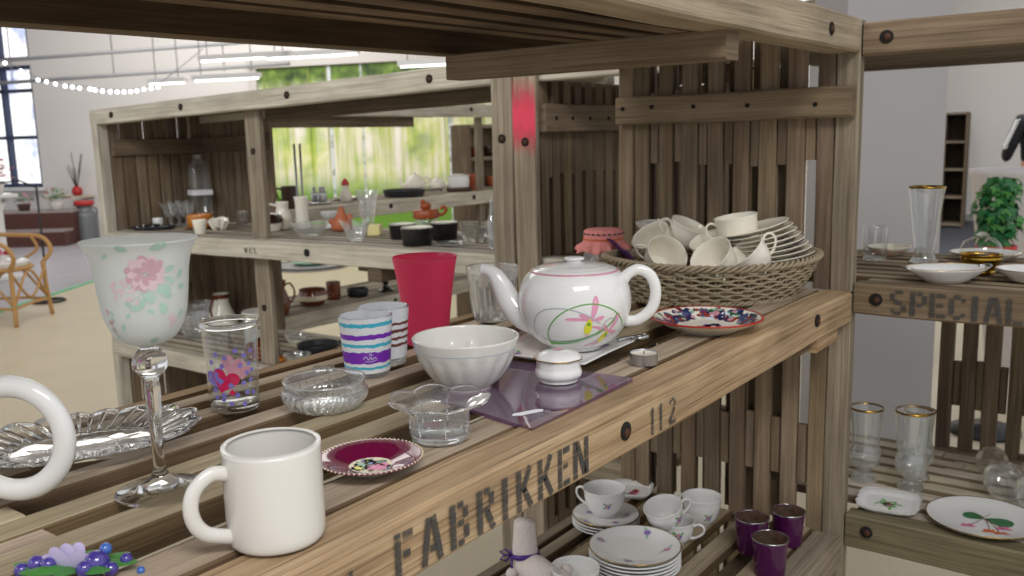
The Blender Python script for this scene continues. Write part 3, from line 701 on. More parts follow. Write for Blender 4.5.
def left_rack():
    def W(p):
        t = max(0, (p.y-1.5)/2.1); return Vector((p.x, p.y, p.z-t*(.018+.037*max(0, min(1.2, p.z/.53)))))
    r = thing('crate_shelving', 'long weathered crate rack across the back left, two tiers full of crockery', 'shelf')
    x0, x1 = 1.99, 2.515; y0, y1 = 1.46, 3.60
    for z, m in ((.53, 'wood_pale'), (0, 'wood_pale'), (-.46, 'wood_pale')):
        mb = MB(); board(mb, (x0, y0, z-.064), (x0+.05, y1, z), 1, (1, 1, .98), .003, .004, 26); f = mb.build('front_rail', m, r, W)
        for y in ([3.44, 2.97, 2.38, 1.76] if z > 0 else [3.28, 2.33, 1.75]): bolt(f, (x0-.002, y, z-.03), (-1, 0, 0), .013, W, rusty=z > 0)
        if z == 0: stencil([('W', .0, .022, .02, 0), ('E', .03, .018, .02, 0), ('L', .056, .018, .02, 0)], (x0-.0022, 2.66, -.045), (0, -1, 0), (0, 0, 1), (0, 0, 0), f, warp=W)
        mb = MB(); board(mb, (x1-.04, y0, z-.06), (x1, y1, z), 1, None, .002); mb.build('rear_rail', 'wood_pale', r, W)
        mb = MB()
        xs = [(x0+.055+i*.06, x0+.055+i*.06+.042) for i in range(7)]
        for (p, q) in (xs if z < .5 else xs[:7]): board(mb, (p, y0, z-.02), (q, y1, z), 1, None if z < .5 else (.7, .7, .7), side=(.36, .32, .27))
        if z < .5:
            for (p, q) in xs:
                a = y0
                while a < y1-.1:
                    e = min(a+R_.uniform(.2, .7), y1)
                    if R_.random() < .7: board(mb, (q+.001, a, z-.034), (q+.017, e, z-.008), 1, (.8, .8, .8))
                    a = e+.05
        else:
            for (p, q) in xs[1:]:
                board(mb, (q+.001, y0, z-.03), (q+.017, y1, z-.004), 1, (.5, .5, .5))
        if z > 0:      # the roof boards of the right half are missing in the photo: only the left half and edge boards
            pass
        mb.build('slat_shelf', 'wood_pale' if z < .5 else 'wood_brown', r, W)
    # posts: front left, divider, front right; backs
    for (ya, yb, xa, xb, za, zb, m) in ((3.56, 3.60, x0, x0+.05, FZ, .528, 'wood_pale'), (2.60, 2.68, x0+.052, x0+.075, -.458, -.066, 'wood_grey'), (2.60, 2.68, x0+.052, x0+.075, .0, .465, 'wood_grey'), (1.452, 1.525, x0-.024, x0-.002, FZ, .5, 'wood_grey'),
                                  (3.56, 3.6, x1-.04, x1, FZ, .528, 'wood_brown'), (1.47, 1.5, x1-.04, x1, FZ, .528, 'wood_brown')):
        mb = MB(); board(mb, (xa, ya, za), (xb, yb, zb), 2, (1, 1, 1) if m != 'wood_brown' else (.8, .8, .8), .003, .003, 14); o = mb.build('post', m, r, W)
        if m == 'wood_grey': bolt(o, (xa-.002, (ya+yb)/2, .32 if zb > 0 else -.25), (-1, 0, 0), .012, W)
    for (za, zb, fl) in ((.0, .508, ((.0, .40),)), (-.46, -.062, ((-.38, -.26),)), (FZ, -.53, ((-.9, -.75),))):
        mb = MB(); slat_wall(mb, 1, 3.562, 3.585, x0+.055, x1-.045, za, zb, 0, .055, .042, fl); mb.build('end_wall', 'wood_brown', r, W)
        mb = MB(); slat_wall(mb, 0, x1-.03, x1-.01, 3.10, 3.55, za, zb, 1, .055, .036, fl); mb.build('rear_wall', 'wood_brown', r, W)
    mb = MB(); board(mb, (x0+.055, 3.535, .33), (x1-.05, 3.56, .40), 0, (.8, .8, .8)); mb.build('batten', 'wood_brown', r, W)
    mb = MB(); board(mb, (x1-.055, 3.10, .33), (x1-.03, 3.53, .40), 1, (.6, .6, .6)); mb.build('batten', 'wood_brown', r, W)
    mb = MB(); board(mb, (x0+.01, 2.0, -.11), (x1, 2.06, -.066), 0, (.7, .7, .7)); mb.build('cross_beam', 'wood_brown', r, W)
    mb = MB(); board(mb, (x0+.20, 1.65, .435), (x0+.25, 2.75, .475), 1, (.7, .7, .7)); mb.build('cross_beam', 'wood_brown', r, W)
left_rack()

def red_rack():
    r = thing('crate_shelving', 'crate rack between the others, its left post sprayed with red paint', 'shelf')
    x0, x1 = 1.98, 2.62; y0, y1 = 1.03, 1.44
    mb = MB(); board(mb, (x0-.022, 1.372, FZ), (x0, 1.443, .50), 2, (1.15, 1.12, 1.1), .003, .003, 14); p = mb.build('post', 'wood_grey', r)
    mb = MB(); poly(mb, [(x0-.0242, 1.444, .22), (x0-.0242, 1.371, .22), (x0-.0242, 1.371, .5), (x0-.0242, 1.444, .5)]); mb.build('red_paint', 'red_spray', p)
    bolt(p, (x0-.0244, 1.405, .31), (-1, 0, 0), .012)
    for z in (.53, 0, -.53):
        mb = MB(); board(mb, (x0, y0, z-.064), (x0+.05, y1-.0, z), 1, (1.1, 1.1, 1.08), .003, .004, 20); mb.build('front_rail', 'wood_pale' if z >= 0 else 'wood_grey', r)
        mb = MB(); shelf_boards(mb, x0+.055, x1-.02, y0, y1-.03, z, 1, .06, .042); mb.build('slat_shelf', 'wood_brown', r)
        mb = MB(); board(mb, (x1-.02, y0, z-.06), (x1, y1, z), 1); mb.build('rear_rail', 'wood_brown', r)
    for (za, zb, fl) in ((.0, .47, ((.22, .36),)), (-.53, -.062, ((-.42, -.29),)), (FZ, -.59, ((-.9, -.75),))):
        mb = MB(); slat_wall(mb, 1, 1.405, 1.385, x0+.02, x1-.02, za, zb, 0, .058, .036, fl); mb.build('end_wall', 'wood_brown', r)
        mb = MB(); slat_wall(mb, 1, 1.43, 1.41, x0+.045, x1-.02, za, zb, 0, .058, .03); mb.build('end_wall_backing', 'wood_brown', r)
    mb = MB(); slat_wall(mb, 0, x1-.02, x1-.005, 1.04, 1.38, .0, .47, 1, .06, .036, ((.0, .47),)); mb.build('rear_wall', 'wood_brown', r)
    mb = MB(); board(mb, (x0+.002, 1.355, .335), (x1-.03, 1.384, .408), 0, (.95, .95, .93), .002); b = mb.build('batten', 'wood_brown', r)
    for x in (2.03, 2.11, 2.2, 2.3, 2.42): bolt(b, (x, 1.353, .37), (0, -1, 0), .0055, rusty=False)
    for (xa, ya) in ((x1-.03, 1.40), (x1-.03, y0)):
        mb = MB(); board(mb, (xa, ya, FZ), (xa+.03, ya+.04, .5), 2); mb.build('post', 'wood_brown', r)
red_rack()

def special_rack():
    r = thing('crate_shelving', 'crate rack at the right edge with the word SPECIAL stencilled on its rail', 'shelf')
    x0, x1 = 1.877, 2.38; y0, y1 = -.75, .53; ye = .74
    for z, m, hh in ((.522, 'wood_brown', .062), (.018, 'wood_brown', .062), (-.47, 'wood_green', .072)):
        mb = MB(); board(mb, (x0-.035, y0, z-hh), (x0+.01, y1-.009, z), 1, (.86, .84, .82), .003, .004, 20); f = mb.build('front_rail', m, r)
        bolt(f, (x0-.037, .478, z-.03), (-1, 0, 0), .0125)
        if abs(z-.018) < .01:
            stencil([(c, k, .030, .048, -.050) for c, k in zip('SPECIAL', (.0, .037, .072, .105, .136, .166, .202))], (x0-.0374, .451, .016-.004), (0, -1, 0), (0, 0, 1), (0, 0, 0), f)
        mb = MB()
        xs = [(x0+.015+i*.06, x0+.015+i*.06+.04) for i in range(8)]
        for (p, q) in xs:
            a = y0
            yy = ye if p > 1.91 else y1-.02
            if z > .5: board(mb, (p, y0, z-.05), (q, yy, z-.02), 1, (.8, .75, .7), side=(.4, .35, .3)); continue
            while a < yy-.02:
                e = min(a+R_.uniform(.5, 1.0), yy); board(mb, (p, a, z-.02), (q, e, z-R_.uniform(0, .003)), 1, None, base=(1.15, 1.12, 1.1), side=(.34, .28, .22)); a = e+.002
            a = y0
            while a < yy-.05:
                e = min(a+R_.uniform(.15, .4), yy)
                if R_.random() < .6: board(mb, (q+.001, a, z-.03), (q+.019, e, z-.006), 1, None)
                a = e+R_.uniform(.03, .1)
        mb.build('slat_shelf', 'wood_grey' if z > -.2 else 'wood_pale', r)
        mb = MB(); board(mb, (x1-.03, y0, z-.06), (x1, ye, z), 1); mb.build('rear_rail', 'wood_grey', r)
    mb = MB(); slat_wall(mb, 0, x1, x1+.02, -.7, .462, -.52, .0, 1, .052, .032, ((-.36, -.25), (-.52, -.465))); mb.build('rear_wall', 'wood_brown', r)
    for (xa, ya) in ((x0+.012, y0), (x1-.03, y0), (x1-.03, ye-.035)):
        mb = MB(); board(mb, (xa, ya, FZ), (xa+.03, ya+.035, -.53 if ya > 0 else .5), 2); mb.build('post', 'wood_grey', r)
special_rack()

def back_rack():
    r = thing('crate_shelving', 'farthest crate rack in front of the forest mural, pale front beams', 'shelf')
    y0, y1 = 3.52, 4.04; x0, x1 = 2.56, 4.56
    for z, m in ((.53, 'wood_pale'), (0, 'wood_pale'), (-.53, 'wood_pale')):
        mb = MB(); board(mb, (x0, y0, z-.075), (x1, y0+.05, z), 0, (1.05, 1.05, 1.02), .003, .004, 20); f = mb.build('front_rail', m, r)
        for x in (2.8, 3.62, 4.35): bolt(f, (x, y0-.002, z-.03), (0, -1, 0), .014)
        if z < .5:
            mb = MB(); shelf_boards(mb, x0, x1, y0+.055, y1-.03, z, 0, .06, .042); mb.build('slat_shelf', 'wood_pale', r)
        mb = MB(); board(mb, (x0, y1-.03, z-.06), (x1, y1, z), 0); mb.build('rear_rail', 'wood_grey', r)
    for (xa, ya) in ((x0, y0+.052), (4.47, y0+.052), (x0, y1-.06)):
        mb = MB(); board(mb, (xa, ya, FZ), (xa+.05, ya+.03, .455), 2, (.9, .9, .88)); mb.build('post', 'wood_grey', r)
    mb = MB(); board(mb, (2.9, y0+.06, .40), (3.9, y0+.11, .455), 0, (.7, .7, .7)); mb.build('cross_beam', 'wood_brown', r)
    # small crate standing behind its right end
    r = thing('wooden_crate', 'small brown open crate standing behind the right end of the farthest rack', 'crate', (5.24, 4.10, 0))
    mb = MB()
    for (a, b) in (((-.22, 0, -1.06), (-.19, .16, .42)), ((.24, 0, -1.06), (.27, .16, .42))): board(mb, a, b, 2, (.8, .8, .8))
    mb.build('side_panel', 'wood_brown', r)
    mb = MB()
    pass
    for z in (.40, .17, -.05, -.45): mb = MB(); board(mb, (-.19, 0, z), (.24, .16, z+.025), 0, (.9, .9, .9)); mb.build('shelf_board', 'wood_grey', r)
    mb = MB(); slat_wall(mb, 1, .145, .16, -.19, .24, -1.0, .4, 0, .05, .045); mb.build('rear_wall', 'wood_brown', r)
back_rack()

# ---- OBJECTS BELOW
mat('mercury', rgb(170, 140, 120), .3, metal=.7, noise_amt=.85, noise_scale=90)

# ------------------------------------------------------------------ crockery builders
def ves(name, label, cat, pos, prof, t, m, group=None, seg=48, mod=None, rz=0, rot=None, base=.004, raw=False, mis=None):
    mb = MB(); lathe(mb, prof if raw else vessel(prof, t, base), seg, mod, mis=mis)
    o = mb.build(name, m); o.location = pos; o.rotation_euler = rot if rot else (0, 0, rz)
    return tag(o, label, cat, group)
def loop_handle(parent, m, pts, r, name='handle', flat=1.0, seg=10):
    mb = MB(); P = curve3(pts, 7); tube(mb, P, r if not callable(r) else [r(i/(len(P)-1)) for i in range(len(P))], seg, flat=flat, nrm=Vector((0, 1, 0))); return mb.build(name, m, parent)
def hring(parent, m, prof, z, w=.0007, name='gold_rim', t=.0004):
    mb = MB(); r = prof_at(prof, z); lathe(mb, [(r+t, z-w), (r+t*1.6, z), (r+t, z+w)], 48); return mb.build(name, m, parent)

# --- white mug in front
def mug(name, label, pos, rz, R=.0405, H=.087, m='mug_china', hs=1.0, hr=.0062):
    t = thing(name, label, 'mug', pos, rz)
    pr = smooth_prof([(R*.82, 0), (R*.93, .002), (R*.985, .007), (R, .02), (R, H*.5), (R, H-.003), (R-.0006, H)], 3)
    mb = MB(); lathe(mb, vessel(pr, .0038, .005), 64); mb.build('mug_body', m, t)
    h = H*hs
    loop_handle(t, m, [(R-.003, 0, H*.80), (R+.012*hs, 0, H*.83), (R+.026*hs, 0, H*.70), (R+.029*hs, 0, H*.48), (R+.020*hs, 0, H*.27), (R-.003, 0, H*.15)], hr, flat=.75, seg=12)
    return t
mug('mug', 'plain white mug standing at the front edge of the large shelf', (.446, .580, 0), radians(165), R=.0395, H=.0815, hs=.98)
# big jug-sized mug, only its handle in view
def big_mug():
    t = thing('mug', 'big white mug cut off by the left edge, its ring handle in view', 'mug', (.294, .892, 0), radians(-53.5))
    pr = smooth_prof([(.048, 0), (.056, .003), (.058, .02), (.058, .12), (.0575, .125)], 3)
    mb = MB(); lathe(mb, vessel(pr, .004, .006), 56); mb.build('mug_body', 'white_china', t)
    P = []
    for k in range(15):
        a = radians(158-316*k/14); P.append((.058+.038+.0455*cos(a), 0, .070+.0475*sin(a)))
    loop_handle(t, 'white_china', P, .0098, flat=.85, seg=14)
big_mug()

# --- frosted goblet with roses
def goblet():
    t = thing('goblet', 'tall frosted wine goblet painted with a pink rose', 'glass', (.453, .757, 0))
    foot = smooth_prof([(.0405, 0), (.0412, .0015), (.036, .004), (.022, .008), (.010, .014), (.0058, .022)], 4)
    stem = smooth_prof([(.0058, .022), (.0055, .045), (.0062, .075), (.0072, .098), (.0065, .108), (.009, .112), (.0148, .119), (.0156, .125), (.0135, .132), (.0078, .139), (.0095, .142)], 5)
    mb = MB(); lathe(mb, [(0, 0)]+foot+stem[1:]+[(0, .1425)], 48); mb.build('stem', 'solid_glass', t)
    bowl = smooth_prof([(.006, .1415), (.016, .1435), (.027, .151), (.035, .167), (.0385, .188), (.041, .212), (.0452, .229), (.0505, .2385)], 6)
    mb = MB(); lathe(mb, vessel(bowl, .0016, .003), 64); b = mb.build('bowl', 'glass_frost', t)
    S = S_side(bowl, .042, to_cam(.454, .757)+.02)
    mb = MB(); C = ['p_rose', 'p_rose2', 'p_sage', 'd_pink']
    rr = random.Random(5)
    for ring, (rad, n, ln) in enumerate([(.0150, 11, .012), (.0105, 9, .011), (.006, 6, .009), (.0025, 4, .006)]):
        for k in range(n):
            a = 2*pi*k/n+ring*.4; deco_petal(mb, S_side(bowl, .042, to_cam(.454, .757)+.02, .0004+.0002*ring), .002+rad*.6*cos(a), .212+rad*.55*sin(a), a+1.2, ln, ln*.55, rr.choice([0, 0, 1]) if ring < 2 else 1)
    for (u, v, a, l, w_) in [(.020, .222, .3, .011, .006), (.021, .2165, -.5, .011, .006), (-.002, .208, -.9, .017, .009), (.008, .209, -.3, .018, .010), (.013, .203, .4, .014, .008), (.0, .199, -2.3, .013, .008), (.015, .194, -1.1, .012, .009),
                             (.019, .199, .2, .009, .005), (-.005, .190, 3.0, .010, .005), (-.012, .192, 2.6, .009, .004), (.001, .189, -.4, .008, .004), (-.016, .187, -2.4, .007, .004), (-.010, .243, 2.8, .010, .006), (.006, .243, .3, .014, .008), (.035, .214, .8, .011, .006), (.036, .206, 0, .010, .006), (-.036, .236, .5, .008, .004), (.038, .178, .8, .009, .005), (-.030, .170, 1, .009, .005), (.002, .158, .2, .012, .006)]:
        deco_petal(mb, S, u*.92, v-.0095, a, l*.95, w_*.9, 2)
    for k in range(26): deco_petal(mb, S, -.022+rr.uniform(-.007, .016), .198+rr.uniform(-.008, .006), rr.uniform(0, 6), rr.uniform(.003, .006), .0022, 0)
    for k in range(10): deco_petal(mb, S, -.037+rr.uniform(-.003, .004), .176-k*.002, rr.uniform(0, 6), .006, .0035, rr.choice([1, 2]))
    for k in range(8): deco_petal(mb, S, .028+rr.uniform(-.005, .006), .168+rr.uniform(-.006, .004), rr.uniform(0, 6), .005, .003, 0)
    deco_line(mb, S, [(-.018, .187), (-.004, .193), (.004, .204), (.016, .214)], .0006, 2)
    mb.build('rose_decoration', C, b)
    mb = MB(); n = Vector((cos(3.8), sin(3.8), 0)); S2 = S_top(lambda r: .0072 if r < .03 else .005)
    poly(mb, [(-.020, -.012, .0088), (-.010, -.017, .0098), (-.006, -.009, .0105), (-.017, -.004, .0098)]); mb.build('price_sticker', 'paper_white', t)
goblet()

# --- oval pressed-glass dish with scalloped rim
def oval_dish():
    t = thing('serving_dish', 'oval pressed glass dish with a scalloped fan rim', 'dish', (.470, .930, .001), atan2(-.086, .179))
    def mod(th, r, z):
        k = max(0, min(1, (r-.052)/.05)); w_ = abs(sin(9*th)); f = 1+.075*k*w_
        return (r*f*sqrt((1.16*cos(th))**2+(.80*sin(th))**2), z+.003*k*w_+.003*k*cos(th)**4)
    pr = [(0, 0), (.056, 0), (.060, .001), (.072, .006), (.088, .012), (.099, .0155), (.0995, .0168), (.088, .0142), (.071, .0085), (.060, .0042), (0, .004)]
    mb = MB(); lathe(mb, pr, 180, mod); mb.build('dish_body', 'glass_dish', t)
    mb = MB()
    for rr_, z_, tr in ((.060, .0048, .0016), (.0990, .0165, .0012), (.030, .0045, .0008)):
        P = []
        for k in range(180): th = 2*pi*k/180; q = mod(th, rr_, z_); P.append((q[0]*cos(th), q[0]*sin(th), q[1]))
        tube(mb, P, tr, 6, closed=True)
    for k in range(36):
        th = 2*pi*k/36; P = []
        for r_, z_ in ((.061, .005), (.072, .0095), (.086, .0142), (.097, .0168)):
            q = mod(th, r_, z_); P.append((q[0]*cos(th), q[0]*sin(th), q[1]+.0004))
        tube(mb, P, [.0010, .0022, .0028, .0012], 6)
    mb.build('fan_ribs', 'solid_glass', t)
oval_dish()

# --- tumbler with hearts
def hearts():
    t = thing('tumbler', 'clear tumbler printed with hearts and purple dots', 'glass', (.661, .924, 0))
    pr = smooth_prof([(.026, 0), (.0285, .001), (.0295, .005), (.0305, .04), (.0325, .095), (.0335, .103), (.0355, .106), (.035, .110)], 4)
    mb = MB(); lathe(mb, vessel(pr, .0022, .008), 48); mb.build('glass_body', 'glass', t)
    mb = MB(); lathe(mb, [(0, .0004), (.0262, .0004), (.0285, .002), (.0282, .008), (0, .0082)], 40); mb.build('glass_base', 'solid_glass', t)
    mb = MB(); lathe(mb, [(.0325, .1045), (.0352, .1045), (.0362, .108), (.0352, .111), (.0328, .111), (.0318, .108), (.0325, .1045)], 48); mb.build('rim', 'solid_glass', t)
    th = to_cam(.661, .924); S = S_side(pr, .031, th); mb = MB(); rr = random.Random(4)
    def heart(u, v, s, mi, rot=0, off=0):
        S_ = S_side(pr, .031, th, .0004+off); ring = []
        for k in range(26):
            a = 2*pi*k/26; x = 16*sin(a)**3/17*s; y = (13*cos(a)-5*cos(2*a)-2*cos(3*a)-cos(4*a))/17*s
            ring.append(S_(u+x*cos(rot)-y*sin(rot), v+x*sin(rot)+y*cos(rot)))
        fan(mb, S_(u, v-.1*s), ring, mi)
    heart(.0, .062, .015, 1, -.4, 0); heart(.012, .052, .011, 1, -.2, 0)
    heart(-.022, .046, .0155, 0, .35, .0002); heart(-.010, .043, .0175, 2, -.35, .0004)
    for i in range(4):
        for j in range(3):
            if (i+j) % 2 == 0: deco_dot(mb, S_side(pr, .031, th, .001), -.0235+i*.0056+j*.0046, .031+j*.0058-i*.0030, .0040, 0 if (i*j) % 2 == 0 else 2, 4)
    for (u, v) in [(-.026, .065), (-.019, .075), (-.008, .071), (.004, .079), (.014, .072), (-.012, .061), (.020, .061), (.017, .050), (.012, .038), (.022, .040), (-.024, .040), (-.022, .022), (-.013, .020), (.004, .024), (.016, .026), (.024, .052), (.026, .024), (-.027, .052), (.009, .060), (-.004, .014), (.012, .012), (.023, .076)]:
        deco_dot(mb, S, u, v, .0030, 0, 12)
    for (u, v) in [(.0, .066), (.012, .066), (-.016, .052), (.024, .068), (.02, .033)]: deco_dot(mb, S, u, v, .0016, 3, 10)
    mb.build('heart_print', ['d_dots', 'd_rose', 'd_crimson', 'd_grey'], t)
hearts()

# --- cut glass bowl with thumb handle
def cut_bowl():
    t = thing('bowl', 'low cut glass bowl with a small knob handle', 'bowl', (.722, .828, 0))
    pr = smooth_prof([(.030, 0), (.034, .001), (.042, .006), (.050, .014), (.0515, .022), (.0485, .026), (.0495, .036)], 4)
    mb = MB(); lathe(mb, vessel(pr, .0028, .004), 96, lambda th, r, z: (r*(1+.016*cos(32*th)*(1 if z < .024 else 0)), z)); b = mb.build('bowl_body', 'glass_pale', t)
    mb = MB()
    for k in range(32):
        a = 2*pi*k/32; P = []
        for z in (.002, .007, .013, .019, .024):
            r = prof_at(pr, z)+.0006; P.append((r*cos(a+z*6), r*sin(a+z*6), z))
        tube(mb, P, .0011, 5)
        ball(mb, (.031*cos(a), .031*sin(a), .0015), .0016, 6, 4)
    mb.build('cut_pattern', 'cut_glass', b)
    mb = MB(); tube(mb, [(.0495*cos(2*pi*k/48), .0495*sin(2*pi*k/48), .0365) for k in range(48)], .0015, 6, closed=True); mb.build('rim', 'cut_glass', t)
    mb = MB(); a = to_cam(.722, .828)+pi; c = Vector((cos(a), sin(a), 0)); n = Vector((-sin(a), cos(a), 0))
    for s in (-1, 0, 1): ball(mb, c*.0525+n*s*.008+Vector((0, 0, .037)), .0062, 10, 8, (1, 1, .7))
    mb.build('knob', 'cut_glass', t)
cut_bowl()

# --- striped votive cups (pair, one behind the other)
def stripes(name, label, pos, bands, m='d_white', wr=1):
    t = thing(name, label, 'glass', pos)
    pr = smooth_prof([(.0275, 0), (.0300, .001), (.0308, .005), (.0335, .04), (.0370, .085)], 4)
    mb = MB(); lathe(mb, vessel(pr, .002, .006), 48); mb.build('glass_body', 'glass', t)
    mb = MB(); lathe(mb, [(0, .0006), (.028, .0006), (.0296, .003), (.0302, .010), (0, .0104)], 40); mb.build('glass_base', 'cut_glass', t)
    mb = MB(); rr = random.Random(len(bands)); seg = 72
    mats = [b[2] for b in bands]
    for bi, (z0, z1, mi) in enumerate(bands):
        a = [noise.noise(Vector((k*.35, bi*7.1, 0)))*.0016 if k else 0 for k in range(seg)]; lo_ = []; st = len(mb.v)
        for k in range(seg):
            th = 2*pi*k/seg; w0 = noise.noise(Vector((cos(th)*6, sin(th)*6, z0*99)))*.0018 if bi else 0; w1 = noise.noise(Vector((cos(th)*6, sin(th)*6, z1*99)))*.0018 if z1 < .084 else 0
            for z in (z0+w0, z1+w1): r = prof_at(pr, z)+.0004; mb.v.append((r*cos(th), r*sin(th), z))
        for k in range(seg): a_ = st+2*k; b_ = st+2*((k+1) % seg); mb.face([a_, b_, b_+1, a_+1], None, bi)
    mb.build('painted_bands', mats, t)
    mb = MB(); pin = [(r-.0024, z) for r, z in pr if z > .008]; lathe(mb, pin, 48); mb.build('white_lining', m, t)
    return t, pr
t, pr = stripes('candle_glass', 'glass painted with white, turquoise and purple bands', (.865, .900, 0),
    [(.008, .014, 'd_white'), (.014, .0175, 'd_cyan'), (.0175, .022, 'd_white'), (.022, .038, 'd_violet'), (.038, .045, 'd_white'), (.045, .0495, 'd_cyan'), (.0495, .056, 'd_white'), (.056, .0625, 'd_violet'), (.0625, .073, 'd_white'), (.073, .0785, 'd_cyan'), (.0785, .0845, 'd_white')])
mb = MB(); S = S_side(pr, .0325, to_cam(.865, .9)-.05, .0008)
deco_line(mb, S, [(-.004, .029), (.0, .033), (.003, .028), (.006, .032), (.008, .028), (.011, .031), (.014, .029)], .0008, 0); deco_line(mb, S, [(-.002, .026), (.006, .0255), (.015, .0275)], .0006, 0); deco_line(mb, S, [(.004, .033), (.006, .0365), (.008, .034)], .0007, 0); deco_line(mb, S, [(.0045, .0365), (.009, .0335)], .0006, 0)
mb.build('white_script', ['d_white'], t)
stripes('candle_glass', 'glass with brown bands hidden behind the turquoise striped one', (.925, .925, 0),
    [(.012, .03, 'd_white'), (.03, .034, 'd_brown'), (.034, .04, 'd_white'), (.04, .044, 'd_brown'), (.044, .05, 'd_white'), (.05, .0545, 'd_brown'), (.0545, .061, 'd_white'), (.061, .065, 'd_brown'), (.065, .0845, 'd_white')])

# --- red frosted tumbler
def red_tumbler():
    t = thing('tumbler', 'tall frosted crimson red glass tumbler', 'glass', (1.055, .958, 0))
    pr = smooth_prof([(.0295, 0), (.032, .0015), (.033, .006), (.0385, .055), (.0455, .108), (.051, .139)], 4)
    mb = MB(); lathe(mb, vessel(pr, .0028, .008), 56); mb.build('glass_body', 'glass_red', t)
    mb = MB(); tube(mb, [(.0500*cos(2*pi*k/56), .0500*sin(2*pi*k/56), .1395) for k in range(56)], .0014, 6, closed=True); mb.build('rim', 'glass_red', t)
red_tumbler()
# --- ribbed glass tumbler behind the spout
def ribbed(name, label, pos, R0, R1, H, ribs=12, m='glass_pale', amp=.05, group=None):
    t = thing(name, label, 'glass', pos, group=group)
    pr = smooth_prof([(R0*.92, 0), (R0, .002), (R0*1.02, .01), ((R0+R1)/2, H*.5), (R1*.97, H*.85), (R1, H)], 4)
    def mod(th, r, z):
        k = 1 if z < H*.8 else max(0, 1-(z-H*.8)/(H*.08)); return (r*(1-amp*.5+amp*.5*abs(cos(ribs/2*th))*k+amp*.5*(1-k)), z)
    mb = MB(); lathe(mb, vessel(pr, .003, .01), 96, mod); mb.build('glass_body', m, t)
    mb = MB()
    for k in range(ribs):
        a = 2*pi*k/ribs; P = []
        for z in (.006, H*.3, H*.55, H*.78): r = prof_at(pr, z); P.append((r*cos(a), r*sin(a), z))
        tube(mb, P, [R0*.06, R0*.07, R0*.07, R0*.03], 6)
    mb.build('rib_pattern', 'cut_glass', t)
    mb = MB(); lathe(mb, [(0, .0004), (R0*.9, .0004), (R0*.96, .003), (R0*.93, .011), (0, .012)], 40); mb.build('glass_base', 'cut_glass', t)
    mb = MB(); tube(mb, [((R1-.0012)*cos(2*pi*k/48), (R1-.0012)*sin(2*pi*k/48), H) for k in range(48)], .0015, 6, closed=True); mb.build('rim', 'cut_glass', t)
ribbed('tumbler', 'ribbed clear glass behind the teapot spout', (1.262, .985, 0), .035, .047, .096)

# --- white fluted bowl
def white_bowl():
    t = thing('bowl', 'white fluted china bowl with a thin grey line', 'bowl', (.878, .732, 0))
    pr = smooth_prof([(.030, 0), (.032, .001), (.031, .006), (.036, .009), (.049, .022), (.0605, .040), (.0655, .056), (.069, .0705)], 5)
    def mod(th, r, z):
        k = max(0, min(1, (z-.008)/.012))*max(0, min(1, (.054-z)/.008)); return (r*(1-.045*k*(1-abs(cos(8*th)))), z)
    mb = MB(); lathe(mb, vessel(pr, .003, .008), 112, mod); b = mb.build('bowl_body', 'mug_china', t)
    hring(b, 'd_grey', pr, .0575, .0006, 'grey_line')
white_bowl()
# --- flared flower glass dish
def flower_dish():
    t = thing('bowl', 'thick clear glass dish with a flared petal rim', 'bowl', (.711, .633, 0))
    pr = smooth_prof([(.028, 0), (.0315, .0015), (.0325, .006), (.0325, .028), (.0345, .034), (.044, .0405), (.0565, .0445)], 5)
    def mod(th, r, z):
        k = max(0, min(1, (r-.0335)/.016)); return (r*(1-.09*k*(1-abs(cos(3.5*th)))), z-.004*k*(1-abs(cos(3.5*th)))+.0015*k)
    mb = MB(); lathe(mb, vessel(pr, .0035, .009), 112, mod); mb.build('dish_body', 'glass_pale', t)
    mb = MB(); lathe(mb, [(0, .0005), (.0285, .0005), (.0318, .003), (.0318, .0095), (0, .010)], 48); mb.build('glass_base', 'solid_glass', t)
    mb = MB(); P = []
    for k in range(112):
        th = 2*pi*k/112; r, z = mod(th, .0555, .0444); P.append((r*cos(th), r*sin(th), z+.0004))
    tube(mb, P, .0014, 6, closed=True)
    for k in range(7):
        th = 2*pi*(k+.5)/7; Q = []
        for (r, z) in [(.0322, .008), (.0322, .026), (.034, .034), (.043, .0400), (.0520, .0436)]: q = mod(th, r, z); Q.append((q[0]*cos(th), q[0]*sin(th), q[1]+.0004))
        tube(mb, Q, .0012, 6)
    mb.build('petal_rib', 'solid_glass', t)
    rr = random.Random(2); mb = MB()
    for k in range(260):
        a = rr.uniform(0, 2*pi); z = rr.uniform(.008, .026); ball(mb, (.0324*cos(a), .0324*sin(a), z), rr.uniform(.0005, .0011), 5, 4)
    tag(mb.build('stippled_texture', 'cut_glass', t), kind='stuff')
flower_dish()
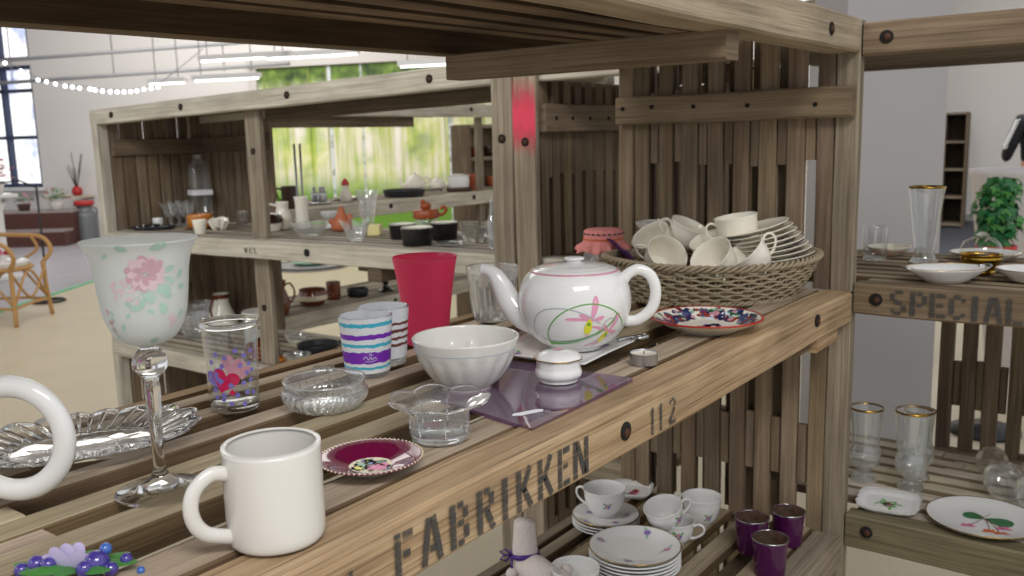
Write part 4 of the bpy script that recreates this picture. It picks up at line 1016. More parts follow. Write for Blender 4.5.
# --- burgundy saucer
def burgundy():
    t = thing('saucer', 'small burgundy plate with a gilt beaded rim and figures', 'plate', (.600, .627, 0))
    pr = [(0, .002), (.019, .002), (.0195, 0), (.021, 0), (.022, .003), (.035, .007), (.051, .0135), (.0518, .0148), (.051, .0150), (.036, .0095), (.024, .0058), (.022, .005), (0, .0048)]
    mb = MB(); lathe(mb, pr, 96, mis=[1]*5+[1]+[0]*7); b = mb.build('plate_body', ['burgundy', 'grey_china'], t)
    mb = MB()
    for k in range(64): a = 2*pi*k/64; ball(mb, (.0512*cos(a), .0512*sin(a), .0150), .0011, 6, 4)
    mb.build('beaded_rim', 'd_cream', b)
    def hf(r): return .0049 if r < .022 else .0049+(r-.022)*.31
    mb = MB(); S = S_top(hf, to_cam(.6, .627)+pi/2)
    deco_dot(mb, S, 0, 0, .0215, 0, 28); S2 = S_top(hf, to_cam(.6, .627)+pi/2, .0009)
    rr = random.Random(3)
    for k in range(60): q = rr.uniform(0, 6.28); w_ = .0185*sqrt(rr.random()); deco_dot(mb, S_top(hf, to_cam(.6, .627)+pi/2, .0007), w_*cos(q), w_*sin(q), rr.uniform(.0015, .004), rr.choice([2, 3, 3, 4, 6, 2, 0, 1]), 7, .4)
    for (u, v, r, mi) in [(.006, -.008, .0085, 1), (.0, .006, .006, 2), (-.008, .0, .006, 3), (-.002, .010, .005, 5), (.008, .006, .006, 4), (-.011, -.006, .005, 5), (.013, -.002, .004, 1), (-.003, -.003, .004, 6), (-.006, .012, .004, 2), (.004, .001, .003, 6), (-.001, .013, .003, 4)]:
        deco_dot(mb, S2, u, v, r, mi, 9, .35)
    mb.build('figure_print', ['d_cream', 'd_pink', 'd_blue', 'd_sage', 'd_dgreen', 'd_yellow', 'd_brown'], b)
burgundy()
# --- purple glass sheet + paper tag
mb = MB(); slab(mb, [(.778, .627), (.785, .573), (.812, .565), (1.14, .560), (1.20, .835), (.87, .86)][0:0] or [(.781, .560), (1.024, .569), (1.020, .800), (.815, .735)], .0003, .0042)
tag(mb.build('glass_sheet', 'glass_purple'), 'flat sheet of purple tinted glass lying on the shelf', 'glass sheet')
mb = MB(); S = lambda u, v: Vector((.822+u*.72+v*.69, .603+u*-.69+v*.72, 0)); slab(mb, [(.806, .606), (.812, .598), (.840, .586), (.845, .590), (.840, .597), (.812, .609)], .0044, .0048)
tag(mb.build('paper_tag', 'paper_white'), 'little white paper tag lying on the purple glass sheet', 'tag')
# --- lidded sugar pot
def sugar():
    t = thing('sugar_pot', 'little white lidded pot with gilt edge on purple glass', 'pot', (.962, .645, .0044))
    pr = smooth_prof([(.0235, 0), (.0255, .001), (.0265, .004), (.0305, .009), (.0310, .014), (.0290, .020), (.0288, .030)], 5)
    mb = MB(); lathe(mb, vessel(pr, .0025, .004), 56, lambda th, r, z: (r*(1+.012*cos(9*th)), z)); mb.build('pot_body', 'white_china', t)
    L_ = [(.0295, .0302), (.0312, .0312), (.0305, .0330), (.024, .0380), (.012, .0415), (.004, .0425), (0, .0426)]
    mb = MB(); lathe(mb, [(0, .0296), (.0295, .0302)]+L_[1:], 72, lambda th, r, z: (r*(1+.02*cos(9*th)*min(1, r/.03)), z)); l = mb.build('lid', 'white_china', t)
    mb = MB(); tube(mb, [(.0312*(1+.02*cos(9*a))*cos(a), .0312*(1+.02*cos(9*a))*sin(a), .0314) for a in [2*pi*k/90 for k in range(90)]], .0007, 5, closed=True); mb.build('gold_rim', 'gold', l)
    mb = MB(); S = S_top(lambda r: .0426-.0045*(r/.024)**2, to_cam(.967, .648)+pi/2, .0006)
    for (u, v, a) in [(0, 0, 0), (0, 0, 1.3), (0, 0, 2.5), (0, 0, 3.8), (0, 0, 5)]: deco_petal(mb, S, u, v, a, .008, .006, 0)
    deco_petal(mb, S, .006, 0, .3, .007, .003, 1); deco_petal(mb, S, -.006, 0, 3.3, .007, .003, 1); deco_dot(mb, S, 0, 0, .002, 2)
    mb.build('flower_print', ['d_rose', 'd_sage', 'd_orange'], l)
sugar()
# --- square platter under the teapot
def platter():
    rz = radians(-40)
    t = thing('tray', 'square white china tray with wavy handles under the teapot', 'tray', (1.098, .732, .0045), radians(4))
    h = .0855; n = 10; mb = MB()
    def sq(s, z):
        P = []
        for e in range(4):
            a = radians(45+90*e); b = radians(45+90*(e+1))
            p = Vector((cos(a), sin(a), 0))*s*sqrt(2); q = Vector((cos(b), sin(b), 0))*s*sqrt(2)
            for k in range(n): P.append(p.lerp(q, k/n)*(1-.02*(1-abs(2*k/n-1)))+Vector((0, 0, z)))
        return P
    rows = [sq(h*.7, 0), sq(h*.75, .0005), sq(h*1.0, .009), sq(h*1.01, .0105), sq(h*.99, .0110), sq(h*.80, .0052), sq(h*.72, .0042)]
    st = 0
    for r_ in rows:
        for p in r_: mb.v.append(tuple(p))
    m_ = 4*n
    for i in range(len(rows)-1):
        for k in range(m_): mb.face([i*m_+k, i*m_+(k+1) % m_, (i+1)*m_+(k+1) % m_, (i+1)*m_+k], None, 0, smooth=True)
    mb.face([k for k in reversed(range(m_))], None, 0, smooth=False); mb.face([6*m_+k for k in range(m_)], None, 0, smooth=False)
    b = mb.build('tray_body', 'white_china', t)
    for s in (1, -1):        # scrolled handles at opposite corners
        mb = MB(); c = Vector((s*h*.98, -s*h*.98, .0105)) if s > 0 else Vector((-h*.98, h*.98, .0105))
        c = Vector((h*.98, s*h*.90, .0105))
        P = [c+Vector((-.012, -s*.012, 0)), c+Vector((.004, s*.0, .001)), c+Vector((.010, s*.010, .003)), c+Vector((.004, s*.017, .004)), c+Vector((-.006, s*.012, .003)), c+Vector((-.004, s*.004, .0015)), c+Vector((.003, s*.006, .001))]
        c0 = c.copy(); P = [c0+(p-c0)*1.35 for p in P]; tube(mb, curve3(P, 6), .0034, 8); mb.build('scroll_handle', 'silver' if s < 0 else 'white_china', t)
    S = S_top(lambda r: .0046, 0); mb = MB()
    for (cx, cy) in ((-.055, .045), (.052, -.045), (-.045, -.052)):
        for k in range(5): deco_petal(mb, S, cx, cy, 2*pi*k/5, .009, .006, 0)
        deco_dot(mb, S_top(lambda r: .0048, 0), cx, cy, .002, 1); deco_petal(mb, S, cx+.008, cy, .5, .012, .006, 2)
    mb.build('flower_print', ['d_purple', 'd_yellow', 'd_green'], b)
platter()
# --- teapot
def teapot():
    px, py = 1.117, .718
    t = thing('teapot', 'round white teapot painted with pink orchids and green arcs', 'teapot', (px, py, .0095))
    b = smooth_prof([(.034, 0), (.038, .0015), (.040, .005), (.056, .014), (.074, .034), (.0825, .060), (.0825, .084), (.075, .106), (.062, .119), (.052, .1225)], 6)
    mb = MB(); lathe(mb, vessel(b, .003, .006), 80); body = mb.build('pot_body', 'white_china', t)
    lid = smooth_prof([(.053, .1205), (.0535, .1215), (.050, .1235), (.040, .1255), (.028, .1275), (.016, .1285), (.011, .1292), (.0105, .1305), (.0140, .1325), (.0150, .1345), (.0120, .1365), (.005, .1372), (0, .1373)], 4)
    mb = MB(); lathe(mb, [(0, .119)]+lid, 64); l = mb.build('lid', 'white_china', t)
    mb = MB(); lathe(mb, [(.0632, .1188), (.0645, .1184), (.0652, .1172), (.0658, .1160)], 64); mb.build('pink_ring', 'd_rose', t)
    # spout to the image left, handle to the right
    view = to_cam(px, py); a = view-radians(90)-radians(8)+radians(0); d = Vector((cos(a), sin(a), 0)); Z = Vector((0, 0, 1))
    P = [d*.058+Z*.044, d*.080+Z*.050, d*.098+Z*.068, d*.109+Z*.090, d*.118+Z*.106, d*.129+Z*.115, d*.141+Z*.1175]
    C = curve3(P, 6); rs = [.028+( .0085-.028)*min(1, i/(len(C)-1)*1.12)**.75 for i in range(len(C))]
    mb = MB(); tube(mb, C, rs, 20, caps=False); n0 = len(mb.v)
    ti = C[-1]; C2 = [C[-1]+(C[-1]-C[-2])*0, C[-1]-(C[-1]-C[-2])*1.5, C[-3]]; tube(mb, [C[-1], C[-2], C[-4]], [.0085, .006, .005], 20, caps=False); mb.build('spout', 'white_china', t)
    a = a+pi+radians(4); d = Vector((cos(a), sin(a), 0))
    H = curve3([d*.074+Z*.040, d*.094+Z*.043, d*.113+Z*.060, d*.1185+Z*.086, d*.111+Z*.108, d*.094+Z*.117, d*.078+Z*.110, d*.070+Z*.098], 7)
    mb = MB(); tube(mb, H, [.0084]*len(H), 14, flat=.8, nrm=Vector((-d.y, d.x, 0))); mb.build('handle', 'white_china', t)
    # painting
    S = S_side(b, .078, view, .0005); S2 = S_side(b, .078, view, .0009); mb = MB()
    # u positive is towards the image right
    deco_line(mb, S, [(-.046, .014), (-.042, .036), (-.026, .060), (-.004, .075), (.024, .080), (.052, .070), (.074, .052), (.084, .038)], .0016, 1)
    deco_line(mb, S, [(-.048, .020), (-.020, .021), (.008, .026), (.034, .036), (.054, .050), (.062, .062)], (.0070, .0012), 1)
    deco_line(mb, S, [(-.068, .030), (-.062, .052), (-.044, .070), (-.014, .074), (.012, .066), (.036, .050)], .0018, 2)
    deco_line(mb, S, [(-.058, .026), (-.030, .022), (.002, .024), (.030, .034), (.048, .056), (.066, .050)], .0018, 2)
    def orchid(u, v, s, rot=0):
        for (a, l_, w_) in [(1.25, 1.7, .42), (2.95, 1.7, .22), (.1, .9, .30), (2.5, .9, .28), (4.4, 1.3, .26)]: deco_petal(mb, S, u, v, a+rot, l_*s, w_*s, 0, 14, .12)
        deco_petal(mb, S2, u-.1*s, v+.15*s, -1.7+rot, 1.15*s, .52*s, 3); deco_dot(mb, S2, u-.16*s, v-.25*s, .12*s, 1)
    orchid(.022, .056, .021); orchid(.052, .036, .018, -.3)
    deco_line(mb, S, [(.018, .014), (.036, .022), (.052, .036)], (.0024, .001), 0); deco_line(mb, S, [(.030, .014), (.044, .022), (.056, .030)], .0018, 0)
    mb.build('orchid_painting', ['p_orchid', 'd_green', 'd_grey', 'd_yellow'], body)
teapot()
# --- tealight
def tealight():
    t = thing('tealight', 'tealight candle in its tin cup beside the teapot tray', 'candle', (1.112, .600, 0))
    pr = [(.018, 0), (.0192, .0008), (.0195, .002), (.0195, .0165), (.0198, .0172)]
    mb = MB(); lathe(mb, vessel(pr, .0005, .001), 40); mb.build('tin_cup', 'tin', t)
    mb = MB(); lathe(mb, [(0, .0145), (.0188, .0150), (.0192, .0155)], 40); mb.build('wax', 'wax', t)
    mb = MB(); tube(mb, [(0, 0, .014), (.001, 0, .019)], .0007, 6); mb.build('wick', 'd_ink', t)
tealight()
# --- plates
def plate_prof(R, H=.018, foot=.55, t=.003):
    f = R*foot
    return [(0, .0025), (f-.004, .0025), (f-.003, 0), (f, 0), (f+.002, .003), (R*.78, H*.45), (R*.96, H*.85), (R, H-.001), (R+.0005, H), (R-.001, H+.0008), (R*.95, H*.85+t*.7), (R*.76, H*.45+t), (R*.62, .0065), (R*.5, .0055), (0, .0055)]
def plate_h(R, H=.018, t=.003):
    P = [(0, .0055), (R*.5, .0055), (R*.62, .0065), (R*.76, H*.45+t), (R*.95, H*.85+t*.7), (R, H+.0008)]
    def hf(r):
        for (a, za), (b, zb) in zip(P, P[1:]):
            if a <= r <= b: return za+(zb-za)*(r-a)/(b-a)
        return P[-1][1]
    return hf
def imari():
    R = .0905; H = .022; px, py = 1.370, .622
    t = thing('plate', 'blue and red Asian patterned plate with orange rim line', 'plate', (px, py, 0))
    mb = MB(); lathe(mb, plate_prof(R, H), 80); b = mb.build('plate_body', 'cream_china', t)
    mb = MB(); lathe(mb, [(R-.0018, H-.0006), (R+.0009, H-.0014), (R+.0011, H+.0006), (R-.0008, H+.0014), (R-.003, H+.0006)], 80); mb.build('orange_rim', 'd_red', b)
    hf = plate_h(R, H); S = S_top(hf, 0, .0005); S2 = S_top(hf, 0, .0009); S3 = S_top(hf, 0, .0013); rr = random.Random(9); mb = MB()
    for k in range(230):
        a = rr.uniform(0, 2*pi); r = rr.uniform(.054, .083); deco_dot(mb, S, r*cos(a), r*sin(a), rr.uniform(.003, .008), rr.choice([0, 0, 1, 0, 5, 7]), 9, .4)
    for k in range(90):
        a = rr.uniform(0, 2*pi); r = rr.uniform(.057, .081); deco_dot(mb, S2, r*cos(a), r*sin(a), rr.uniform(.002, .005), rr.choice([1, 2, 3, 5, 4]), 8, .3)
    for k in range(8):
        a = 2*pi*k/8+.2; 
        for j in range(5): deco_petal(mb, S3, .069*cos(a), .069*sin(a), 2*pi*j/5, .0065, .0045, [3, 5][k % 2])
        deco_dot(mb, S3, .069*cos(a), .069*sin(a), .0016, 4)
    for k in range(30):
        a = rr.uniform(0, 2*pi); r = rr.uniform(0, .026); deco_dot(mb, S, r*cos(a), r*sin(a)*.8, rr.uniform(.0025, .006), rr.choice([0, 5, 0, 6]), 8, .35)
    mb.build('flower_print', ['d_navy', 'p_rust', 'd_sage', 'd_rose', 'd_dgreen', 'p_slate', 'd_purple', 'd_white'], b)
imari()
# --- preserve jar with crocheted cap
def jar():
    t = thing('jar', 'glass preserve jar capped with a pink crocheted cover', 'jar', (1.672, 1.000, 0)); t.scale = (1, 1, 1.12)
    pr = smooth_prof([(.038, 0), (.042, .002), (.043, .008), (.043, .065), (.039, .076), (.035, .082), (.0355, .095)], 4)
    mb = MB(); lathe(mb, vessel(pr, .0025, .006), 40); mb.build('glass_body', 'glass', t)
    mb = MB(); rr = random.Random(3)
    for k in range(26): a = rr.uniform(0, 6.28); r = rr.uniform(0, .028); ball(mb, (r*cos(a), r*sin(a), .012+.05*rr.random()), rr.uniform(.007, .012), 7, 5, mi=rr.choice([0, 0, 1]))
    tag(mb.build('shells', ['wax', 'grey_china'], t), kind='stuff')
    mb = MB()
    def mod(th, r, z): k = max(0, min(1, (.088-z)/.014)); return (r*(1+.07*k*sin(13*th)+.03*k*sin(29*th)), z+.003*k*sin(7*th))
    lathe(mb, [(0, .112), (.036, .111), (.042, .107), (.0425, .098), (.041, .092), (.045, .085), (.054, .078), (.058, .070), (.0575, .0695), (.053, .077), (.044, .0835), (.0395, .090)], 120, mod); c = mb.build('crochet_cover', 'crochet_pink', t)
    mb = MB()
    for k in range(22): a = 2*pi*k/22; tube(mb, [(.0428*cos(a-.08), .0428*sin(a-.08), .103), (.0432*cos(a+.08), .0432*sin(a+.08), .103)], .0016, 5)
    mb.build('eyelets', 'd_ink', c)['kind'] = 'stuff'
    mb = MB(); tube(mb, [(.0425*cos(2*pi*k/40), .0425*sin(2*pi*k/40), .0925) for k in range(40)], .0017, 6, closed=True); mb.build('ribbon', 'orange_ribbon', t)
jar()

# --- cups
def teacup_prof(R, H, foot=.5): return smooth_prof([(R*foot, 0), (R*foot, .003), (R*(foot+.12), .006), (R*.80, H*.28), (R*.93, H*.6), (R*.97, H*.85), (R*1.02, H)], 4)
def teacup(label, pos, R=.045, H=.062, rz=0, tilt=None, m='cream_china', group=None, deco=None, rim=None, flu=0, name='teacup', foot=.5):
    """tilt = rotation matrix applied before placing"""
    t = thing(name, label, 'cup', pos, rz, group)
    if tilt: t.rotation_euler = tilt
    pr = teacup_prof(R, H, foot)
    mb = MB(); lathe(mb, vessel(pr, .0022, .007), 56, (lambda th, r, z: (r*(1+flu*cos(16*th)*max(0, 1-z/(H*.75))), z)) if flu else None); b = mb.build('cup_body', m, t)
    r0 = prof_at(pr, H*.78); r1 = prof_at(pr, H*.28)
    loop_handle(t, m, [(r0-.002, 0, H*.80), (r0+.010, 0, H*.90), (r0+.020, 0, H*.80), (r0+.019, 0, H*.55), (r0+.006, 0, H*.34), (r1-.001, 0, H*.26)], lambda u: .0030-.0006*sin(pi*u))
    if rim: mb = MB(); tube(mb, [((R*1.02-.001)*cos(2*pi*k/56), (R*1.02-.001)*sin(2*pi*k/56), H+.0004) for k in range(56)], .0009, 5, closed=True); mb.build('gold_rim', rim, b)
    if deco:
        mb = MB()
        for (th, v, s) in deco:
            S = S_side(pr, R*.93, th, .0005)
            for k in range(5): deco_petal(mb, S, 0, v, 2*pi*k/5+.3, s, s*.75, [0, 1][k % 2])
            deco_petal(mb, S, s*.5, v+s*.4, .8, s*1.1, s*.5, 2); deco_petal(mb, S, -s*.6, v-s*.3, 3.6, s*1.1, s*.5, 2); deco_petal(mb, S, -s*.5, v+s*.6, 2.4, s*1.1, s*.5, 2)
            deco_dot(mb, S_side(pr, R*.93, th, .0009), 0, v, s*.22, 3)
        mb.build('flower_print', ['d_purple', 'd_rose', 'd_green', 'd_yellow'], b)
    return t
# --- wicker basket and its load
def basket():
    cx, cy = 1.668, .750; rz = atan2(-.80, .60)
    t = thing('wicker_basket', 'oval wicker basket piled with cream cups and plates', 'basket', (cx, cy, 0), rz)
    A0, B0, A1, B1, H = .160, .112, .212, .150, .078
    def E(a, z, off=0):
        k = z/H; k2 = k**.8; return Vector(((A0+(A1-A0)*k2+off)*cos(a), (B0+(B1-B0)*k2+off)*sin(a), z+.010*k*cos(a)**2))
    mb = MB(); n = 56
    for k in range(n):
        a = 2*pi*k/n; tube(mb, [E(a, z) for z in (.002, .025, .05, .076)], .0022, 5)
    mb.build('stake', 'wicker', t)['kind'] = 'stuff'
    mb = MB(); rows = 9
    for r in range(rows):
        z = .006+r*(H-.018)/(rows-1)
        for ph in (0, 1):
            P = []
            m = n*3
            for k in range(m):
                a = 2*pi*k/m; s = cos(n/2*a+pi*(r % 2)+pi*ph); P.append(E(a, z+.0026*s*(1 if ph else -1)*.9, .0042*s))
            tube(mb, P, .0028, 5, closed=True)
    mb.build('weave', 'wicker', t)
    mb = MB()
    for zc, rad in ((.074, .0055), (.004, .0045)):
        for s in range(3):
            P = []
            for k in range(240):
                a = 2*pi*k/240; b = 30*a+2*pi*s/3; P.append(E(a, zc)+Vector((cos(a), sin(a), 0))*rad*cos(b)+Vector((0, 0, rad*.9*sin(b))))
            tube(mb, P, .0034, 5, closed=True)
    mb.build('braided_rim', 'wicker', t)
    mb = MB(); st = 0; ring = [E(2*pi*k/48, .004) for k in range(48)]; fan(mb, (0, 0, .006), ring, 0); mb.build('basket_floor', 'wicker', t)
    # ring handle at the end
    mb = MB(); c = E(pi, .06, .008); tube(mb, [c+Vector((0, .016*cos(2*pi*k/20), -.010+.016*sin(2*pi*k/20))) for k in range(20)], .0035, 6, closed=True); mb.build('loop_handle', 'wicker', t)
basket()
Lf = Vector((-.595, .804, 0)); Rt = -Lf; Cm = Vector((-.79, -.60, .1)); UP = Vector((0, 0, 1))
def orient(d, spin=0): return (d.normalized().to_track_quat('Z', 'X').to_matrix() @ Matrix.Rotation(spin, 3, 'Z')).to_euler()
def orient_h(d, hd):
    """local Z along d, local X (the handle) as near as possible to hd"""
    z = d.normalized(); x = (hd-z*hd.dot(z)).normalized(); y = z.cross(x)
    return Matrix(((x.x, y.x, z.x), (x.y, y.y, z.y), (x.z, y.z, z.z))).to_euler()
for (lab, rim, d, hd, R, H) in [
    ('cream cup tipped left in the basket, touching the purple napkin', (1.715, .925, .108), UP*.75+Lf*.5+Cm*.35, Rt+UP*.1-Cm, .043, .055),
    ('cream cup at the back of the basket heap with its handle to the left', (1.765, .855, .128), UP*.9+Rt*.38+Cm*.25, Lf, .042, .055),
    ('cream cup with its open mouth facing out, second from the left', (1.650, .850, .080), Cm*.72+UP*.55+Rt*.28, Lf+UP*.4, .043, .058),
    ('cream cup wedged in the middle of the heap of cups', (1.690, .780, .108), UP*.8+Lf*.35+Cm*.2, Lf*.2-Cm, .040, .055),
    ('cream cup sitting upright on top of the heap', (1.735, .742, .152), UP*.98+Lf*.16, Lf, .0435, .064),
    ('cream cup lying on its side at the front of the heap', (1.600, .735, .090), Lf*.55+UP*.6+Cm*.35, Lf*.3-UP*.3+Cm, .043, .058),
    ('cream cup on the right of the heap with its handle to the right', (1.650, .690, .094), UP*.6+Lf*.55+Cm*.1, Rt+UP*.3, .043, .058)]:
    rim = Vector(rim)+Rt*.013+Vector((0, 0, .002)); p = rim-d.normalized()*H
    teacup(lab, tuple(p), R, H, tilt=orient_h(d, hd), m='cream_china', group='cream cups heaped in the basket', flu=.012)
for k in range(9):
    R = .068; t = None
    d = (UP*.97+Lf*(.15+.014*k)-Cm*.03).normalized(); c = Vector((1.768, .638, .055))+d*(.0088*k)+Rt*(-.0048*k)
    ves('plate', ['bottommost cream fluted plate in the fanned stack on the right of the basket', 'second cream fluted plate from the bottom of the fanned stack', 'third cream fluted plate from the bottom of the fanned stack', 'fourth cream fluted plate from the bottom of the fanned stack', 'middle cream fluted plate of the nine fanned in the basket', 'fourth cream fluted plate from the top of the fanned stack', 'third cream fluted plate from the top of the fanned stack', 'second cream fluted plate from the top of the fanned stack', 'topmost cream fluted plate of the fanned stack'][k],
        'plate', tuple(c), plate_prof(R, .012, .5, .0022), 0, 'cream_china', 'cream plates in the basket', 96, lambda th, r, z: (r*(1+.012*cos(24*th)*(1 if r > .07 else 0)), z+(.0008*cos(24*th) if r > .07 else 0)), rot=orient(d), raw=True)
def napkin():
    mb = MB(); n = 10
    A = Vector((1.640, .965, .108)); B = Vector((1.560, .870, .088)); 
    pts = [[None]*(n+1) for _ in range(n+1)]
    for i in range(n+1):
        for j in range(n+1):
            u = i/n; v = j/n; p = A.lerp(B, u)+Vector((.012, .0, -.038))*v+Rt*.02*v+Vector((.006*sin(5*u+3*v), .006*cos(4*u+2*v), .003*sin(9*u+5*v)))
            mb.v.append(tuple(p)); pts[i][j] = len(mb.v)-1
    for i in range(n):
        for j in range(n): mb.face([pts[i][j], pts[i+1][j], pts[i+1][j+1], pts[i][j+1]])
    o = mb.build('napkin', 'napkin'); s = o.modifiers.new('s', 'SOLIDIFY'); s.thickness = .003
    tag(o, 'purple cloth napkin sticking out on the left of the basket', 'napkin')
    mb = MB()
    for i in range(n+1):
        for j in range(n+1):
            u = i/n; v = j/n; mb.v.append((1.775+.03*u, .66-.05*u+.02*v, .118-.03*v-.01*u+.004*sin(6*u)))
    for i in range(n):
        for j in range(n): a = i*(n+1)+j; mb.face([a, a+n+1, a+n+2, a+1])
    o = mb.build('napkin', 'napkin'); s = o.modifiers.new('s', 'SOLIDIFY'); s.thickness = .003
    tag(o, 'scrap of purple cloth behind the fanned plates on the right of the basket', 'napkin')
napkin()
t = ves('small_bowl', 'small silvery bowl with gilt rim standing behind the basket cups', 'bowl', (1.79, .945, .0), smooth_prof([(.018, 0), (.02, .003), (.012, .01), (.010, .07), (.014, .105), (.030, .118), (.038, .132)], 4), .0018, 'grey_china')
mb = MB(); tube(mb, [(.0375*cos(2*pi*k/40), .0375*sin(2*pi*k/40), .1325) for k in range(40)], .0009, 5, closed=True); mb.build('gold_rim', 'silver', t)

# --- lower tier (shelf boards at z = -.53)
LZ = -.5175
FR = [(0, 0)]
def saucer(name, label, pos, R, H, group, m='white_china', rim='gold', deco=0, seed=1):
    t = thing(name, label, 'plate', pos, 0, group)
    mb = MB(); lathe(mb, plate_prof(R, H), 56); b = mb.build('plate_body', m, t)
    if rim: mb = MB(); lathe(mb, [(R-.0014, H+.0006), (R+.0004, H-.0004), (R+.0011, H+.0006), (R-.0002, H+.0014), (R-.0014, H+.0006)], 56); mb.build('gold_rim', rim, b)
    if deco:
        rr = random.Random(seed); S = S_top(plate_h(R, H), 0, .0006); mb = MB()
        for k in range(deco):
            a = 2*pi*k/deco+rr.uniform(0, .6); r = R*rr.uniform(.45, .8); u, v = r*cos(a), r*sin(a); s = R*.09
            for j in range(5): deco_petal(mb, S, u, v, 2*pi*j/5+a, s, s*.7, rr.choice([0, 1]))
            deco_petal(mb, S, u+s*.5, v, a+1, s*1.7, s*.5, 2); deco_petal(mb, S, u-s*.5, v, a+3.6, s*1.9, s*.4, 2)
        mb.build('flower_print', ['d_purple', 'd_rose', 'd_sage', 'd_grey'], b)
    return t
for k in range(4):
    saucer('saucer', ['bottom saucer of the stack under the violet teacup', 'second lowest saucer of the stack under the violet teacup', 'second saucer below the violet teacup', 'flowered saucer directly under the violet teacup'][k], (1.598, .955, LZ+.0065*k), .072, .016, 'gilt saucers stacked under the teacup', deco=5 if k == 3 else 0, rim='gold' if k == 3 else None)
for k in range(6):
    saucer('plate', ['bottom plate of the stack on the lower shelf beside the saucers', 'second plate from the bottom of the lower shelf plate stack', 'third plate from the bottom of the lower shelf plate stack', 'third plate from the top of the lower shelf plate stack', 'second plate from the top of the lower shelf plate stack', 'topmost gilt plate with faint sprigs on the lower shelf plate stack'][k], (1.467, .812, LZ+.0072*k), .089, .015, 'gilt plates stacked on the lower shelf', deco=4 if k == 5 else 0, seed=8, rim='gold' if k == 5 else None)
v0 = to_cam(1.6, .95)
teacup('white teacup with violets standing on the stack of saucers', (1.610, .965, LZ+.0065*3+.007), .046, .060, rz=v0-radians(110), m='white_china', deco=[(radians(110)+.15, .033, .0065)], group='violet teacups')
teacup('white violet teacup at the bottom of the stacked pair', (1.618, .800, LZ), .040, .050, rz=v0+radians(75), m='white_china', deco=[(-radians(70), .028, .0085)], group='violet teacups')
teacup('white violet teacup tilted in the mouth of another cup', (1.605, .812, LZ+.038), .040, .050, tilt=orient_h(UP*.93+Lf*.22+Cm*.2, Rt-Cm*.3), m='white_china', deco=[(-radians(60), .028, .0085)], group='violet teacups')
teacup('white violet teacup standing behind the stacked pair', (1.735, .795, LZ), .042, .062, rz=v0-radians(120), m='white_china', deco=[(radians(120)+.3, .026, .007)], group='violet teacups')
ves('bowl', 'white china bowl cut off by the bottom edge in front of the plates', 'bowl', (1.330, .862, LZ), smooth_prof([(.022, 0), (.026, .002), (.036, .014), (.044, .034), (.046, .048)], 4), .0025, 'white_china')
def sq_dish(name, label, pos, rz, w, m, wav=0, rim=None, deco=None, H=.014):
    t = thing(name, label, 'dish', pos, rz); n = 14; mb = MB()
    def sq(s, z, c=.18):
        P = []
        for k in range(4*n):
            a = 2*pi*k/(4*n); q = (abs(cos(a))**5+abs(sin(a))**5)**(-1/5); wv = 1+wav*cos(16*a) if z > .005 else 1; P.append(Vector((q*cos(a)*s*wv, q*sin(a)*s*wv, z)))
        return P
    rows = [sq(w*.72, 0), sq(w*.75, .0005), sq(w, H), sq(w*.985, H+.0012), sq(w*.8, .006), sq(w*.7, .0045)]
    for r_ in rows:
        for p in r_: mb.v.append(tuple(p))
    M_ = 4*n
    for i in range(5):
        for k in range(M_): mb.face([i*M_+k, i*M_+(k+1) % M_, (i+1)*M_+(k+1) % M_, (i+1)*M_+k])
    mb.face([k for k in reversed(range(M_))], smooth=False); mb.face([5*M_+k for k in range(M_)], smooth=False)
    b = mb.build('dish_body', m, t)
    if rim: mb = MB(); tube(mb, [p+Vector((0, 0, .0008)) for p in sq(w*.995, H+.0006)], .0011, 5, closed=True); mb.build('painted_rim', rim, b)
    S = S_top(lambda r: .0047, 0, .0004); mb = MB()
    for (u, v, s, c) in (deco or []):
        if c == 2:
            for j in range(3): deco_petal(mb, S, u, v, j*2.1+u*60, s*1.6, s*.7, 2)
        else:
            for j in range(5): deco_petal(mb, S, u, v, 2*pi*j/5, s, s*.8, c)
    if deco: mb.build('flower_print', ['d_rose', 'd_red', 'd_green', 'd_pink'], b)
    return t
sq_dish('dish', 'small square white dish with a pink flower behind the saucers', (1.80, 1.005, LZ), radians(20), .050, 'white_china', 0, None, [(-.01, -.006, .012, 3), (.004, -.01, .009, 1), (-.018, .006, .008, 2)])
# mercury glass votives
for lab, p, R, H in (('leftmost purple mercury glass votive on the lower shelf', (1.668, .655, LZ), .0335, .072), ('rear right purple mercury glass votive on the lower shelf', (1.742, .607, LZ), .0335, .070), ('frontmost purple mercury glass votive on the lower shelf', (1.592, .588, LZ), .034, .074)):
    t = thing('votive_glass', lab, 'candle holder', p, 0, 'purple votive glasses')
    pr = smooth_prof([(R*.80, 0), (R*.84, .002), (R*.90, H*.5), (R, H)], 3)
    mb = MB(); lathe(mb, vessel(pr, .002, .006), 40, lambda th, r, z: (r*(1+.006*cos(24*th)), z)); mb.build('glass_body', 'glass_votive', t)
    mb = MB(); lathe(mb, [(r-.0026, z) for r, z in pr if z > .008], 40); mb.build('silvered_lining', 'mercury', t)
    mb = MB(); tube(mb, [(R*cos(2*pi*k/40), R*sin(2*pi*k/40), H) for k in range(40)], .0014, 6, closed=True); mb.build('silver_rim', 'silver', t)
